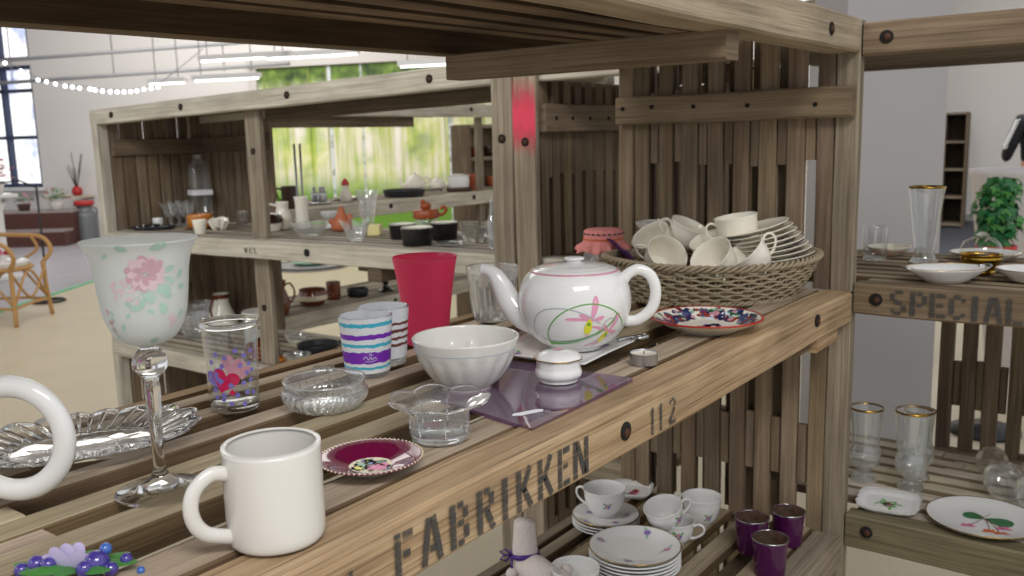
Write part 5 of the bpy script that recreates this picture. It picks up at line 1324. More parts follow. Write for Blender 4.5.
def knit():
    t = thing('knitted_ornament', 'white knitted figure with purple ribbon bow and pompoms lying on the lower shelf', 'ornament', (1.326, 0.974, LZ), 0)
    def chain(pts, rs, name, m='knit_white', seg=20):
        mb = MB(); P = curve3(pts, 6); R = []
        for i in range(len(P)):
            f = i/(len(P)-1)*(len(rs)-1); a = int(min(f, len(rs)-2)); R.append(rs[a]+(rs[a+1]-rs[a])*(f-a))
        tube(mb, P, R, seg); return mb.build(name, m, t)
    r = Rt; f = Cm.copy(); f.z = 0
    chain([(0, 0, .02), tuple(Vector((0, 0, .05))), (0, 0, .085), tuple(Vector((0, 0, .112)))], [.026, .025, .022, .020], 'head')
    chain([tuple(r*-.005+Vector((0, 0, .024))), tuple(r*.02+f*.03+Vector((0, 0, .026))), tuple(r*.045+f*.075+Vector((0, 0, .026)))], [.024, .028, .026], 'body')
    for i, (a, b, c) in enumerate([(.075, .055, .024), (.045, .095, .024), (.09, .03, .02), (-.03, .02, .018), (-.01, .05, .016)]):
        mb = MB(); ball(mb, r*a*.85+f*b+Vector((0, 0, .022 if i < 3 else .014)), c*.72, 14, 10); mb.build('pompom', 'knit_white', t)
    mb = MB(); tube(mb, [(.0265*cos(2*pi*k/30), .0265*sin(2*pi*k/30), .047+.002*sin(2*pi*k/15)) for k in range(30)], .0035, 6, closed=True, flat=1.6); b = mb.build('ribbon', 'purple_ribbon', t)
    mb = MB()
    c = Lf*.026+f*.010+Vector((0, 0, .048))
    for s in (1, -1):
        tube(mb, [c, c+Lf*.012*1+Vector((0, 0, .012*s)), c+Lf*.022+Vector((0, 0, .008*s)), c+Lf*.014+Vector((0, 0, .0)), c], .0022, 6)
    tube(mb, [c, c+f*.01+Vector((0, 0, -.02)), c+f*.008+Lf*.006+Vector((0, 0, -.032))], .0024, 6); mb.build('bow', 'purple_ribbon', b)
knit()
for i, (x, y) in enumerate([(1.10, .93), (1.13, .84), (1.05, .86)]):
    ribbed('tumbler', ['clear glass nearest the knitted figure under the front beam', 'clear glass in the middle under the word FABRIKKEN', 'clear glass on the left of those under the word FABRIKKEN'][i], (x, y, LZ), .024, .030, .07, 10, group='clear glasses on the lower shelf')

# --- bead flowers at the lower left corner
def bead_flowers():
    t = thing('bead_ornament', 'ornament of purple glass beads and lilac petals at the lower left corner', 'ornament', (.320, .662, 0))
    rr = random.Random(6); u = Rt
    mb = MB()
    for (a, b, z, r, mi) in [(-.030, .0, .010, .009, 0), (.018, -.004, .012, .012, 0), (.022, .004, .02, .006, 1), (.03, -.008, .008, .007, 0), (-.04, -.004, .007, .007, 0), (.012, -.012, .010, .008, 0), (-.018, -.006, .012, .007, 0), (.05, -.002, .004, .004, 1), (.038, .002, .012, .006, 0)]:
        ball(mb, u*a+Cm*-b+Vector((0, 0, z-.003)), r*.8, 14, 10, mi=mi)
    tag(mb.build('beads', ['bead_purple', 'bead_blue'], t), kind='stuff')
    mb = MB()
    for k in range(9):
        a = -1.2+k*.3; d = Vector((0, 0, 1))*cos(a)*.8+u*sin(a)-Cm*.2*((k % 3)-1); d.normalize(); s = d.cross(Cm).normalized(); b = u*-.006
        ring = [b+d*(.024*(.5-.5*cos(q)))+s*(.006*sin(q)*(1+.2*(.5-.5*cos(q)))) for q in [2*pi*j/12 for j in range(12)]]
        fan(mb, b+d*.012+Cm*.002, ring, 0)
    mb.build('petals', 'petal_lilac', t)
    mb = MB()
    for k in range(8):
        a = 2*pi*k/8; d = (u*cos(a)+Cm*sin(a)*.6+Vector((0, 0, .1))); b = Vector((0, 0, .003)); s = d.cross(UP).normalized()
        ring = [b+d*(.048*(.5-.5*cos(q)))+s*(.008*sin(q)) for q in [2*pi*j/12 for j in range(12)]]; fan(mb, b+d*.022+Vector((0, 0, .005)), ring, 0)
    mb.build('leaves', 'leaf_green', t)
bead_flowers()

# --- right rack, upper shelf (z = .018)
UZ = .0185
def gl(name, label, pos, pts, t_=.0016, m='glass', group=None, rimr=None, baseh=.008, cat='glass', seg=40, rim='gold'):
    t = thing(name, label, cat, pos, group=group); pr = smooth_prof(pts, 5)
    mb = MB(); lathe(mb, vessel(pr, t_, baseh), seg); mb.build('glass_body', m, t)
    r0 = pts[0][0]; mb = MB(); lathe(mb, [(0, .0005), (r0*.96, .0005), (r0, .003), (r0*.92, baseh), (0, baseh+.0005)], 32); mb.build('glass_base', 'cut_glass', t)
    if rim: R, H = pts[-1]; mb = MB(); lathe(mb, [(R-.0016, H-.0035), (R+.0005, H-.0035), (R+.0008, H+.0008), (R-.001, H+.0012)], seg); mb.build('gilt_rim', rim, t)
    return t
gl('tumbler', 'small straight glass with an etched figure on the right rack top shelf', (2.19, .575, UZ), [(.026, 0), (.0265, .003), (.0275, .04), (.028, .080)], rim=None)
gl('pilsner_glass', 'tall flared gold-rimmed glass on the right rack top shelf', (2.20, .470, UZ), [(.030, 0), (.031, .003), (.024, .012), (.021, .03), (.025, .06), (.031, .11), (.0385, .172)])
ves('shell_dish', 'peach shell dish behind the small etched glass', 'dish', (2.29, .57, UZ), smooth_prof([(.016, 0), (.03, .006), (.046, .016), (.05, .022)], 4), .003, 'wax', mod=lambda th, r, z: (r*(1+.05*cos(11*th)), z))
def oval_white():
    t = thing('bowl', 'shallow oval white dish with gilt ear handles above the word SPECIAL', 'dish', (1.940, .372, UZ), radians(-52))
    pr = [(0, .002), (.036, .002), (.038, 0), (.041, 0), (.05, .008), (.066, .018), (.076, .0265), (.078, .0285), (.075, .0285), (.062, .019), (.045, .008), (0, .006)]
    def mod(th, r, z):
        k = max(0, min(1, (r-.06)/.018)); e = max(0, abs(cos(th))-.93)/.07; return (r*sqrt(cos(th)**2+(.72*sin(th))**2)*(1+.08*k*e), z)
    mb = MB(); lathe(mb, pr, 96, mod); b = mb.build('dish_body', 'white_china', t)
    mb = MB(); P = []
    for k in range(96): th = 2*pi*k/96; r, z = mod(th, .0765, .029); P.append((r*cos(th), r*sin(th), z))
    tube(mb, P, .0008, 5, closed=True); mb.build('gold_rim', 'gold', b)
    for s in (1, -1):
        mb = MB(); tube(mb, curve3([(s*.072, -.014, .027), (s*.084, -.009, .030), (s*.088, 0, .031), (s*.084, .009, .030), (s*.072, .014, .027)], 5), .0026, 8); mb.build('ear_handle', 'silver', t)
oval_white()
def dome():
    t = thing('butter_dish', 'brass bowl covered by a clear glass dome on the right rack', 'dish', (2.085, .335, UZ))
    pr = smooth_prof([(.026, 0), (.029, .003), (.028, .010), (.036, .022), (.040, .030), (.0395, .036), (.042, .040)], 4)
    mb = MB(); lathe(mb, vessel(pr, .002, .004), 40, lambda th, r, z: (r*(1+.008*cos(20*th)), z)); mb.build('brass_bowl', 'gold', t)
    mb = MB(); lathe(mb, smooth_prof([(.041, .040), (.040, .052), (.033, .066), (.020, .074), (.010, .077), (.012, .082), (0, .084)], 5), 40); mb.build('glass_dome', 'glass', t)
    mb = MB(); ball(mb, (0, 0, .082), .009, 14, 8, (1, 1, .6)); mb.build('knob', 'cut_glass', t)
dome()
saucer('plate', 'white gilt plate behind the brass bowl with glass dome', (2.30, .36, UZ), .075, .018, None)
saucer('plate', 'white gilt plate cut off by the right edge above SPECIAL', (2.02, .235, UZ), .062, .024, None)
# --- right rack, lower shelf (z = -.47)
BZ = -.4695
def beer(label, pos, H=.17, R=.036):
    gl('stemmed_glass', label, pos, [(.027, 0), (.0275, .003), (.014, .010), (.010, .018), (.020, .028), (.033, .045), (.034, .065), (.030, .082), (R*.86, .10), (R*.93, H*.8), (R, H)], .0014, m='glass_pale', baseh=.009, group='footed beer glasses')
beer('footed beer glass partly hidden by the rack post, right rack lower shelf', (2.062, .545, BZ)); beer('front gold-rimmed footed glass of the pair on the right rack lower shelf', (2.062, .445, BZ), .178, .038); beer('footed glass standing just behind the gold-rimmed one', (2.135, .448, BZ), .160, .033)
def wine(label, pos, d):
    t = thing('wine_glass', label, 'glass', pos, group='wine glasses lying down'); t.rotation_euler = orient(d)
    b = smooth_prof([(.004, .06), (.016, .066), (.034, .082), (.040, .105), (.038, .125), (.033, .145)], 5)
    mb = MB(); lathe(mb, vessel(b, .0014, .002), 40); mb.build('bowl', 'glass_pale', t)
    mb = MB(); lathe(mb, [(0, 0)]+smooth_prof([(.034, 0), (.034, .0015), (.015, .004), (.005, .010), (.0045, .035), (.005, .061), (0, .062)], 4), 40); mb.build('stem', 'cut_glass', t)
f2 = Vector((-.9, -.35, 0))
wine('wine glass lying on its side, left one beside the leaf plate', (2.22, .31, BZ+.0405), f2+Vector((0, 0, -.05))); wine('wine glass lying on its side at the right edge, lower shelf', (2.20, .215, BZ+.0405), f2*.9+Vector((.0, .25, -.05)))
sq_dish('dish', 'square porcelain dish with scalloped edge and a pink rose', (1.930, .458, BZ), radians(8), .062, 'white_china', .025, 'grey_china', [(-.004, .0, .011, 0), (.010, .006, .010, 2), (-.016, -.004, .010, 2), (.0, .016, .008, 2), (.004, -.014, .009, 2), (.002, .002, .006, 3)], .013)
def leaf_plate():
    px, py = 1.945, .280; R = .105
    t = thing('plate', 'large white plate painted with green leaves and pink cyclamen', 'plate', (px, py, BZ))
    mb = MB(); lathe(mb, plate_prof(R, .014, .6), 72); b = mb.build('plate_body', 'white_china', t)
    mb = MB(); lathe(mb, [(R-.0012, .0146), (R+.0006, .0136), (R+.0012, .0146), (R, .0156), (R-.0012, .0146)], 72); mb.build('gold_rim', 'gold', b)
    rot = to_cam(px, py)+pi/2; S = S_top(plate_h(R, .014), rot, .0006); S2 = S_top(plate_h(R, .014), rot, .001); mb = MB()
    deco_petal(mb, S, .004, .008, -.2, .052, .040, 0, 16); deco_petal(mb, S, .002, .010, 2.9, .040, .034, 0, 16)
    deco_line(mb, S2, [(.008, .006), (.03, .006), (.05, .0)], .0016, 1); deco_line(mb, S2, [(0, .012), (-.018, .016), (-.034, .02)], .0016, 1)
    for (u, v) in [(-.022, -.036), (.036, -.030), (.012, -.05), (.030, -.055)]: deco_line(mb, S2, [(.002, .01), ((u+.004)*.6, v*.4), (u, v)], .0018, 2)
    for (u, v, c, s) in [(-.026, -.042, 3, .014), (.038, -.032, 3, .015), (.014, -.056, 4, .015), (.034, -.060, 4, .014)]:
        for a in (.2, 1.2, 2.4, 3.4): deco_petal(mb, S2, u, v, a, s, s*.55, c)
    for (u, v) in ((-.02, .036), (.012, .038)): deco_line(mb, S2, [(0, .014), (u*.7, .028), (u, v)], .0016, 2)
    mb.build('cyclamen_painting', ['d_leaf', 'd_dgreen', 'd_brown', 'd_pink', 'd_orange'], b)
leaf_plate()
# things above the overhead crate at the right and the price flag
mb = MB()
P = [Vector((1.55, .545, .533)), Vector((1.57, .535, .537)), Vector((1.62, .540, .545)), Vector((1.66, .555, .540))]
n = len(P)
for p in P: mb.v += [tuple(p), tuple(p+Vector((.005, .03, .004)))]
for i in range(n-1): mb.face([2*i, 2*i+2, 2*i+3, 2*i+1])
o = mb.build('paper_strip', 'paper_white'); s = o.modifiers.new('s', 'SOLIDIFY'); s.thickness = .0006
tag(o, 'curled scrap of white paper on top of the overhead beam', 'paper')
# ------------------------------------------------------------------ left rack, middle and lower shelf
def AZ(y, z=0): return z-max(0, (y-1.5)/2.1)*.018+.0015
def P3(x, y, z=0): return (x, y, AZ(y, z))
G = 'clear glassware on the left rack'
def black_tray():
    t = thing('bead_tray', 'heap of black beads and silver trinkets in a dark tray, left end of far rack', 'tray', P3(2.13, 3.44), radians(-50))
    mb = MB(); lathe(mb, [(0, 0), (.075, 0), (.088, .012), (.086, .013), (.074, .003), (0, .003)], 40, lambda th, r, z: (r*sqrt(1.1*cos(th)**2+.4*sin(th)**2), z)); mb.build('tray_body', 'cast_iron', t)
    rr = random.Random(2); mb = MB()
    for k in range(90): a = rr.uniform(0, 6.3); r = rr.uniform(0, .075); ball(mb, (r*cos(a), r*sin(a)*.6, .008+rr.uniform(0, .014)*(1-r/.08)), rr.uniform(.004, .008), 7, 5, mi=rr.choice([0, 0, 0, 1]))
    tag(mb.build('beads', ['black_gloss', 'silver'], t), kind='stuff')
black_tray()
t = thing('votive_candle', 'small white candle cup behind the black beads', 'candle', P3(2.19, 3.50))
mb = MB(); lathe(mb, vessel([(.018, 0), (.021, .002), (.022, .04)], .002, .003), 28); mb.build('cup_body', 'white_china', t)
mb = MB(); lathe(mb, [(0, .030), (.0198, .031)], 28); mb.build('wax', 'wax', t)
for i, (x, y) in enumerate([(2.25, 3.50), (2.30, 3.51), (2.29, 3.44)]):
    t = thing('tulip_glass', ['cut tulip glass left of the tall square decanter, leftmost of three', 'cut tulip glass in the middle of three beside the square decanter', 'cut tulip glass nearest the square decanter'][i], 'glass', P3(x, y), group=G)
    pr = smooth_prof([(.024, 0), (.022, .004), (.007, .012), (.008, .03), (.026, .05), (.034, .08), (.044, .10)], 4)
    mb = MB(); lathe(mb, vessel(pr, .002, .004), 48, lambda th, r, z: (r*(1+.07*cos(6*th)*max(0, (z-.04)/.06)), z+(.008*cos(6*th) if z > .09 else 0))); mb.build('glass_body', 'glass_pale', t)
def decanter():
    t = thing('bottle', 'tall square glass bottle with a white label on the far left rack', 'bottle', P3(2.40, 3.49), radians(-20)); w_ = .042
    def box(s): return [(s, s), (-s, s), (-s, -s), (s, -s)]
    mb = MB(); rows = [(.90, 0), (1, .006), (1, .17), (.96, .20), (.9, .255), (.62, .272), (.42, .276), (.42, .283)]
    n = 28
    for (k, z) in rows:
        for i in range(n):
            a = 2*pi*i/n; q = (abs(cos(a))**7+abs(sin(a))**7)**(-1/7) if k > .5 else 1; mb.v.append((w_*k*q*cos(a), w_*k*q*sin(a), z))
    for i in range(len(rows)-1):
        for k in range(n): mb.face([i*n+k, i*n+(k+1) % n, (i+1)*n+(k+1) % n, (i+1)*n+k])
    mb.face(list(reversed(range(n)))); mb.build('bottle_body', 'glass_pale', t)
    mb = MB(); lathe(mb, [(0, .300), (.022, .300), (.024, .296), (.022, .284), (.019, .282), (0, .282)], 24); mb.build('stopper', 'glass_pale', t)
    mb = MB(); slab(mb, [(-w_*1.03, -w_*1.03), (w_*1.03, -w_*1.03), (w_*1.03, w_*1.03), (-w_*1.03, w_*1.03)], .125, .147); mb.build('label_band', 'paper_white', t)
decanter()
t = thing('bowl', 'amber ochre bowl on its own saucer, far left rack', 'bowl', P3(2.22, 3.245))
mb = MB(); lathe(mb, vessel(smooth_prof([(.030, .008), (.042, .010), (.050, .025), (.052, .058)], 3), .004, .004), 36); mb.build('bowl_body', 'amber', t)
mb = MB(); lathe(mb, plate_prof(.068, .010), 36); mb.build('saucer', 'amber', t)
ves('cup', 'small cream cup in front of the amber bowl', 'cup', P3(2.07, 3.03), [(.019, 0), (.021, .002), (.027, .050), (.028, .054)], .002, 'cream_china', seg=28)
ves('shell', 'white scalloped shell dish right of the amber bowl', 'shell', P3(2.22, 3.12), smooth_prof([(.012, 0), (.024, .008), (.034, .026), (.040, .040)], 4), .004, 'cream_china', mod=lambda th, r, z: (r*(1+.10*cos(9*th)), z+.008*cos(2*th)), rz=.5)
gl('tumbler', 'little straight tumbler left of the divider post, far rack', P3(2.42, 3.24), [(.026, 0), (.028, .003), (.030, .058)], rim=None, group=G)
def casserole():
    t = thing('casserole_dish', 'dark brown lidded casserole with a cream base beside the divider post', 'pot', P3(2.24, 2.84))
    pr = smooth_prof([(.042, 0), (.046, .002), (.052, .02), (.054, .034)], 3)
    mb = MB(); lathe(mb, vessel(pr, .004, .005), 36); mb.build('pot_body', 'cream_china', t)
    mb = MB(); lathe(mb, [(0, .034), (.060, .034), (.063, .040), (.060, .050), (.054, .060), (.030, .070), (.012, .074), (.012, .080), (.015, .084), (.008, .088), (0, .088)], 36, lambda th, r, z: (r*(1+.03*cos(12*th)*(1 if z > .036 else 0)), z)); mb.build('lid', 'dark_brown_glaze', t)
    for s in (1, -1): mb = MB(); tube(mb, curve3([(0, s*.055, .045), (0, s*.072, .05), (.012, s*.072, .05), (.016, s*.056, .045)], 4), .005, 8); mb.build('ear_handle', 'dark_brown_glaze', t)
casserole()
t = thing('bud_vase', 'very tall thin pair of glass rods standing in a base on the far rack', 'vase', P3(2.40, 2.83))
mb = MB(); lathe(mb, [(0, 0), (.022, 0), (.022, .006), (.008, .014), (0, .014)], 24); mb.build('base', 'cut_glass', t)
mb = MB(); tube(mb, [(-.006, .006, .012), (-.008, .008, .33)], .0045, 10); tube(mb, [(.006, -.006, .012), (.008, -.008, .33)], .0045, 10); mb.build('rods', 'pipe_grey', t)
def pitcher(name, label, cat, pos, pts, m, hs=1, rz=0, top=None, group=None, seg=36):
    t = thing(name, label, cat, pos, rz, group); pr = smooth_prof(pts, 5); H = pts[-1][1]; R = max(p[0] for p in pts)
    mb = MB(); lathe(mb, vessel(pr, .0035, .005), seg); mb.build('body', m, t)
    if top: mb = MB(); lathe(mb, [(r+.0008, z) for r, z in pr if z > H*top[1]], seg); mb.build('glazed_neck', top[0], t)
    r1 = prof_at(pr, H*.86); r2 = prof_at(pr, H*.35)
    if hs: loop_handle(t, m if not top else top[0], [(r1-.002, 0, H*.86), (r1+.024*hs, 0, H*.92), (R+.024*hs, 0, H*.7), (R+.015*hs, 0, H*.45), (r2-.002, 0, H*.36)], .0048)
    return t
pitcher('jug', 'off-white pitcher left of the cut glass bowl', 'jug', P3(2.34, 2.87), [(.026, 0), (.032, .02), (.034, .045), (.024, .08), (.026, .105)], 'cream_china', rz=radians(130))
pitcher('figurine', 'off-white fluted vase right beside the off-white pitcher', 'vase', P3(2.37, 2.79), [(.024, 0), (.026, .03), (.024, .08), (.028, .125)], 'cream_china', 0)
ves('bowl', 'flared cut glass bowl at the front of the far rack shelf', 'bowl', P3(2.17, 2.52), smooth_prof([(.030, 0), (.036, .003), (.050, .02), (.066, .048)], 4), .003, 'glass_pale', mod=lambda th, r, z: (r*(1+.03*cos(20*th)), z), seg=80)
ves('bowl', 'small white bowl behind the cut glass bowl', 'bowl', P3(2.42, 2.69), smooth_prof([(.014, .03), (.024, .036), (.033, .052), (.036, .068)], 3)[0:0] or smooth_prof([(.018, 0), (.012, .01), (.012, .03), (.026, .045), (.034, .064)], 4), .002, 'white_china', seg=32)
def hen():
    t = thing('figurine', 'terracotta hen figurine in the middle of the far rack shelf', 'figurine', P3(2.36, 2.555), radians(-60))
    mb = MB(); lathe(mb, smooth_prof([(0, 0), (.026, 0), (.034, .012), (.032, .034), (.020, .058), (.012, .075), (.010, .086), (.0, .094)], 4), 28, lambda th, r, z: (r*(1+.25*cos(th)**2*max(0, 1-z/.07)), z)); mb.build('hen_body', 'terracotta', t)
    mb = MB(); ball(mb, (.03, 0, .045), .014, 10, 8, (1, .5, 1.3)); ball(mb, (-.038, 0, .035), .012, 10, 8, (1.2, .6, 1)); mb.build('tail', 'terracotta', t)
hen()
gl('vase', 'tall clear cut vase in front of the mural on the far rack', P3(2.40, 2.455), [(.028, 0), (.030, .004), (.018, .02), (.020, .03), (.028, .07), (.036, .12), (.044, .150)], m='glass_pale', rim=None, cat='vase', group=G)
ves('bowl', 'lotus shaped clear glass candle bowl on the front edge of the far rack', 'bowl', P3(2.11, 2.22), smooth_prof([(.022, 0), (.026, .003), (.030, .018), (.040, .042), (.050, .062)], 4), .003, 'glass_pale', mod=lambda th, r, z: (r*(1+.10*cos(6*th)*z/.06), z+.008*cos(6*th)*max(0, (z-.03)/.03)), seg=72)
mb = MB(); slab(mb, [(-.03, -.022), (.03, -.022), (.03, .022), (-.03, .022)], 0, .038)
o = mb.build('soap_block', 'butter'); o.location = P3(2.28, 2.30); o.rotation_euler = (0, 0, .6); bv = o.modifiers.new('b', 'BEVEL'); bv.width = .004; bv.segments = 2
tag(o, 'pale yellow block left of the black ramekins', 'soap')
for i, (x, y, R, H) in enumerate([(2.22, 2.11, .046, .050), (2.09, 1.925, .051, .056), (2.26, 1.96, .047, .056)]):
    t = thing('ramekin', ['left of the three black ramekins with cream inside', 'front one of the three black ramekins, nearest the shelf edge', 'rear right one of the three black ramekins'][i], 'dish', P3(x, y), group='black ramekins')
    pr = [(R*.86, 0), (R*.90, .003), (R*.97, H*.85), (R, H*.93), (R, H)]
    mb = MB(); lathe(mb, vessel(pr, .004, .005), 40, mis=None); mb.build('dish_body', 'black', t)
    mb = MB(); lathe(mb, [(R+.001, H-.001), (R-.002, H+.0015), (R-.0045, H), (R*.86-.001, .007), (0, .0065)], 40); mb.build('cream_lining', 'cream_china', t)
def lidded_jar():
    t = thing('jar', 'glass jar with orange brown lid band and pouring handle behind the ramekins', 'jar', P3(2.43, 2.19))
    mb = MB(); lathe(mb, vessel([(.036, 0), (.039, .003), (.040, .050)], .0025, .004), 36); mb.build('glass_body', 'glass_pale', t)
    mb = MB(); lathe(mb, [(.038, .048), (.046, .050), (.048, .056), (.047, .076), (.044, .080), (.030, .083), (.0, .084)], 36); mb.build('collar', 'copper_red', t)
    mb = MB(); ball(mb, (0, 0, .094), .020, 14, 8, (1, 1, .75)); ball(mb, (-.006, .008, .108), .010, 10, 6); mb.build('lid', 'copper_red', t)
    d = Rt; mb = MB(); tube(mb, curve3([d*.040+Vector((0, 0, .060)), d*.060+Vector((0, 0, .064)), d*.072+Vector((0, 0, .078)), d*.064+Vector((0, 0, .090)), d*.052+Vector((0, 0, .082))], 5), .0065, 8); mb.build('handle', 'copper_red', t)
lidded_jar()
k_ = 0
for (x, y, s) in [(2.34, 1.92, 1), (2.36, 1.84, 1), (2.27, 1.86, .9), (2.30, 1.77, 1.05), (2.22, 1.79, .9), (2.38, 1.75, 1.1)]:
    lab = ['faceted glass at the rear left of the cut glass cluster beside the ramekins', 'faceted glass at the rear middle of the cut glass cluster', 'faceted glass nearest the right ramekin in the cluster', 'faceted glass in the middle of the cut glass cluster', 'faceted glass at the front of the cut glass cluster', 'faceted glass at the rear right of the cut glass cluster'][k_]; k_ += 1
    ves('tumbler', lab, 'glass', P3(x, y), [(.020*s, 0), (.024*s, .003), (.026*s, .02), (.033*s, .05*s)], .004, 'cut_glass', group='cut glass cluster', mod=lambda th, r, z: (r*(1+.05*cos(10*th)), z), seg=40)
ves('plate', 'flat patterned glass saucer in front of the cut glass cluster', 'plate', P3(2.13, 1.815), plate_prof(.055, .008), 0, 'glass_pale', raw=True)
gl('bottle', 'slim clear bottle beside the right corner post of the far rack', P3(2.13, 1.655), [(.016, 0), (.018, .003), (.018, .07), (.010, .10), (.008, .14), (.010, .148)], m='glass_pale', rim=None, cat='bottle')
# lower shelf
QZ = -.46
def PL(x, y): return (x, y, AZ(y, QZ))
t = pitcher('vase', 'cream vase with brown glazed neck on the far rack lower shelf', 'vase', PL(2.38, 3.37), [(.060, 0), (.066, .02), (.060, .05), (.038, .10), (.033, .13), (.036, .155)], 'cream_china', .6, rz=radians(200), top=('brown_glaze', .86))
def burner():
    t = thing('oil_burner', 'white ceramic oil burner with a keyhole opening on the lower shelf', 'oil burner', PL(2.24, 2.93), to_cam(2.24, 2.93))
    pr = [(.060, 0), (.063, .003), (.063, .12), (.068, .128), (.068, .140)]
    mb = MB(); lathe(mb, vessel(pr, .004, .005), 48); mb.build('burner_body', 'grey_china', t)
    mb = MB(); S = S_side(pr, .063, 0, .0008); ring = [S(.026*cos(a), .010+.036*sin(a)) for a in [pi*k/14 for k in range(15)]]; fan(mb, S(0, .02), ring, 0); deco_dot(mb, S, 0, .083, .009, 0, 4); mb.build('opening', 'hole', t)
burner()
ves('bowl', 'glass bowl with white label behind the goblet, lower shelf', 'bowl', PL(2.20, 3.31), smooth_prof([(.035, 0), (.04, .003), (.055, .03), (.062, .085), (.064, .10)], 4), .003, 'glass_pale', seg=40)
ves('bowl', 'grey glass bowl above the labelled bowl on the lower shelf', 'bowl', PL(2.33, 3.44), smooth_prof([(.035, 0), (.04, .003), (.058, .06), (.066, .12)], 4), .003, 'glass_pale', seg=40)
for i in range(3):
    ves('plate', ['bottom brown glazed dish of the pile behind the hearts tumbler', 'middle brown glazed dish of the pile behind the hearts tumbler', 'top brown glazed dish of the pile behind the hearts tumbler'][i], 'dish', (2.10, 2.74, AZ(2.74, QZ)+.016*i), [(0, 0), (.055, 0), (.062, .003), (.066, .020), (.064, .021), (.058, .006), (0, .005)], 0, 'brown_glaze', 'brown glazed dishes', raw=True)
def pan(name, label, pos, R, H, rz, m='cast_iron', L_=.14):
    t = thing(name, label, 'pan', pos, rz); pr = smooth_prof([(R*.85, 0), (R*.9, .002), (R, H)], 4)
    mb = MB(); lathe(mb, vessel(pr, .004, .004), 48); mb.build('pan_body', m, t)
    mb = MB(); board(mb, (R-.003, -.011, H*.6), (R+L_, .011, H*.6+.010), 0); mb.build('handle', m, t)
    return t
pan('frying_pan', 'black skillet dish on the lower shelf behind the striped glass', PL(2.28, 2.64), .080, .030, radians(-20))
for i, (x, y, m, R) in enumerate([(2.11, 2.56, 'glass_pale', .05), (2.16, 2.45, 'glass_pale', .04), (2.07, 2.44, 'amber', .035), (2.34, 2.83, 'glass_pale', .05), (2.08, 2.62, 'amber', .03)]):
    ves('bowl', ['glass dish left of the black skillet', 'small glass dish right of the skillet, lower shelf', 'amber dish just above the front shelf back edge, right one', 'yellowish glass dish behind the skillet', 'small amber dish left of the other amber dish'][i], 'dish', PL(x, y), smooth_prof([(R*.5, 0), (R*.6, .002), (R*.85, R*.3), (R, R*.65)], 3), .003, m, 'small dishes on the lower shelf', mod=lambda th, r, z: (r*(1+.03*cos(12*th)), z), seg=36)
# back rack, lower
def PB(x, y, z=-.53): return (x, y, z+.0015)
pitcher('jug', 'brown glazed jug with round handle, farthest rack lower shelf', 'jug', PB(2.90, 3.62), [(.036, 0), (.046, .03), (.050, .07), (.034, .12), (.028, .145), (.036, .175)], 'brown_glaze', 1, rz=radians(-50))
t = ves('bowl', 'brown and cream round pot right of the brown jug', 'pot', PB(3.18, 3.70), smooth_prof([(.05, 0), (.06, .005), (.078, .04), (.070, .075), (.072, .085)], 4), .004, 'brown_glaze')
mb = MB(); lathe(mb, [(.0785, .030), (.0795, .042), (.077, .056)], 36); mb.build('cream_band', 'd_cream', t)
mb = MB(); tube(mb, curve3([(.06, -.05, .05), (.08, -.06, .055), (.075, -.075, .04), (.058, -.052, .03)], 4), .006, 8); mb.build('ear_handle', 'brown_glaze', t)
pitcher('mug', 'plain brown mug right of the round brown pot', 'mug', PB(3.365, 3.74), [(.036, 0), (.038, .003), (.039, .05), (.040, .095)], 'brown_glaze', .9, rz=radians(-150))
ves('dish', 'dark low dish between the brown mug and the black candlestick', 'dish', PB(3.49, 3.68), [(.050, 0), (.056, .004), (.060, .045)], .004, 'cast_iron')
t = ves('candlestick', 'turned black candlestick on the farthest rack lower shelf', 'candlestick', PB(3.69, 3.66), [(0, 0)]+smooth_prof([(.048, 0), (.048, .008), (.025, .02), (.014, .04), (.024, .06), (.030, .08), (.016, .10), (.020, .115), (.034, .125), (.034, .132)], 4)+[(0, .132)], 0, 'black_gloss', raw=True)
mb = MB(); board(mb, (-.12, -.09, 0), (.12, .05, .022), 0); o = mb.build('board', 'wood_brown'); o.location = (3.67, 3.68, -.53+.1345); tag(o, 'dark flat wooden board resting on the black candlestick', 'board')
# back rack, upper shelf
def PU(x, y): return (x, y, .0015)
pitcher('mug', 'dark brown mug at the left of the farthest rack shelf', 'mug', PU(3.0, 3.62), [(.034, 0), (.036, .003), (.037, .06), (.039, .11)], 'brown_matt', .9, rz=radians(140))
def silver_item():
    t = thing('cruet_set', 'shiny silver cruet set on the farthest rack shelf', 'cruet', PU(3.27, 3.70))
    mb = MB(); lathe(mb, [(0, 0), (.055, 0), (.058, .006), (.05, .012), (0, .012)], 30); mb.build('tray', 'silver', t)
    for a in (0, 2.1, 4.2):
        mb = MB(); lathe(mb, smooth_prof([(.014, .012), (.018, .02), (.017, .055), (.008, .07), (.010, .085), (.002, .095)], 4), 20, M=Matrix.Translation((.028*cos(a), .028*sin(a), 0))); mb.build('flask', 'silver', t)
silver_item()
def gnome():
    t = thing('figurine', 'small figure with red cap and white beard on the farthest rack shelf', 'figurine', PU(3.42, 3.66))
    mb = MB(); lathe(mb, smooth_prof([(0, 0), (.026, 0), (.032, .03), (.024, .06), (.016, .075), (.018, .088), (.012, .10), (0, .104)], 4), 24); mb.build('body', 'wax', t)
    mb = MB(); lathe(mb, smooth_prof([(.020, .092), (.022, .096), (.016, .112), (.006, .126), (0, .13)], 4), 24); mb.build('cap', 'can_red', t)
gnome()
pan('frying_pan', 'wide black pan with handle on the farthest rack shelf', PU(3.90, 3.68), .125, .040, radians(-15))
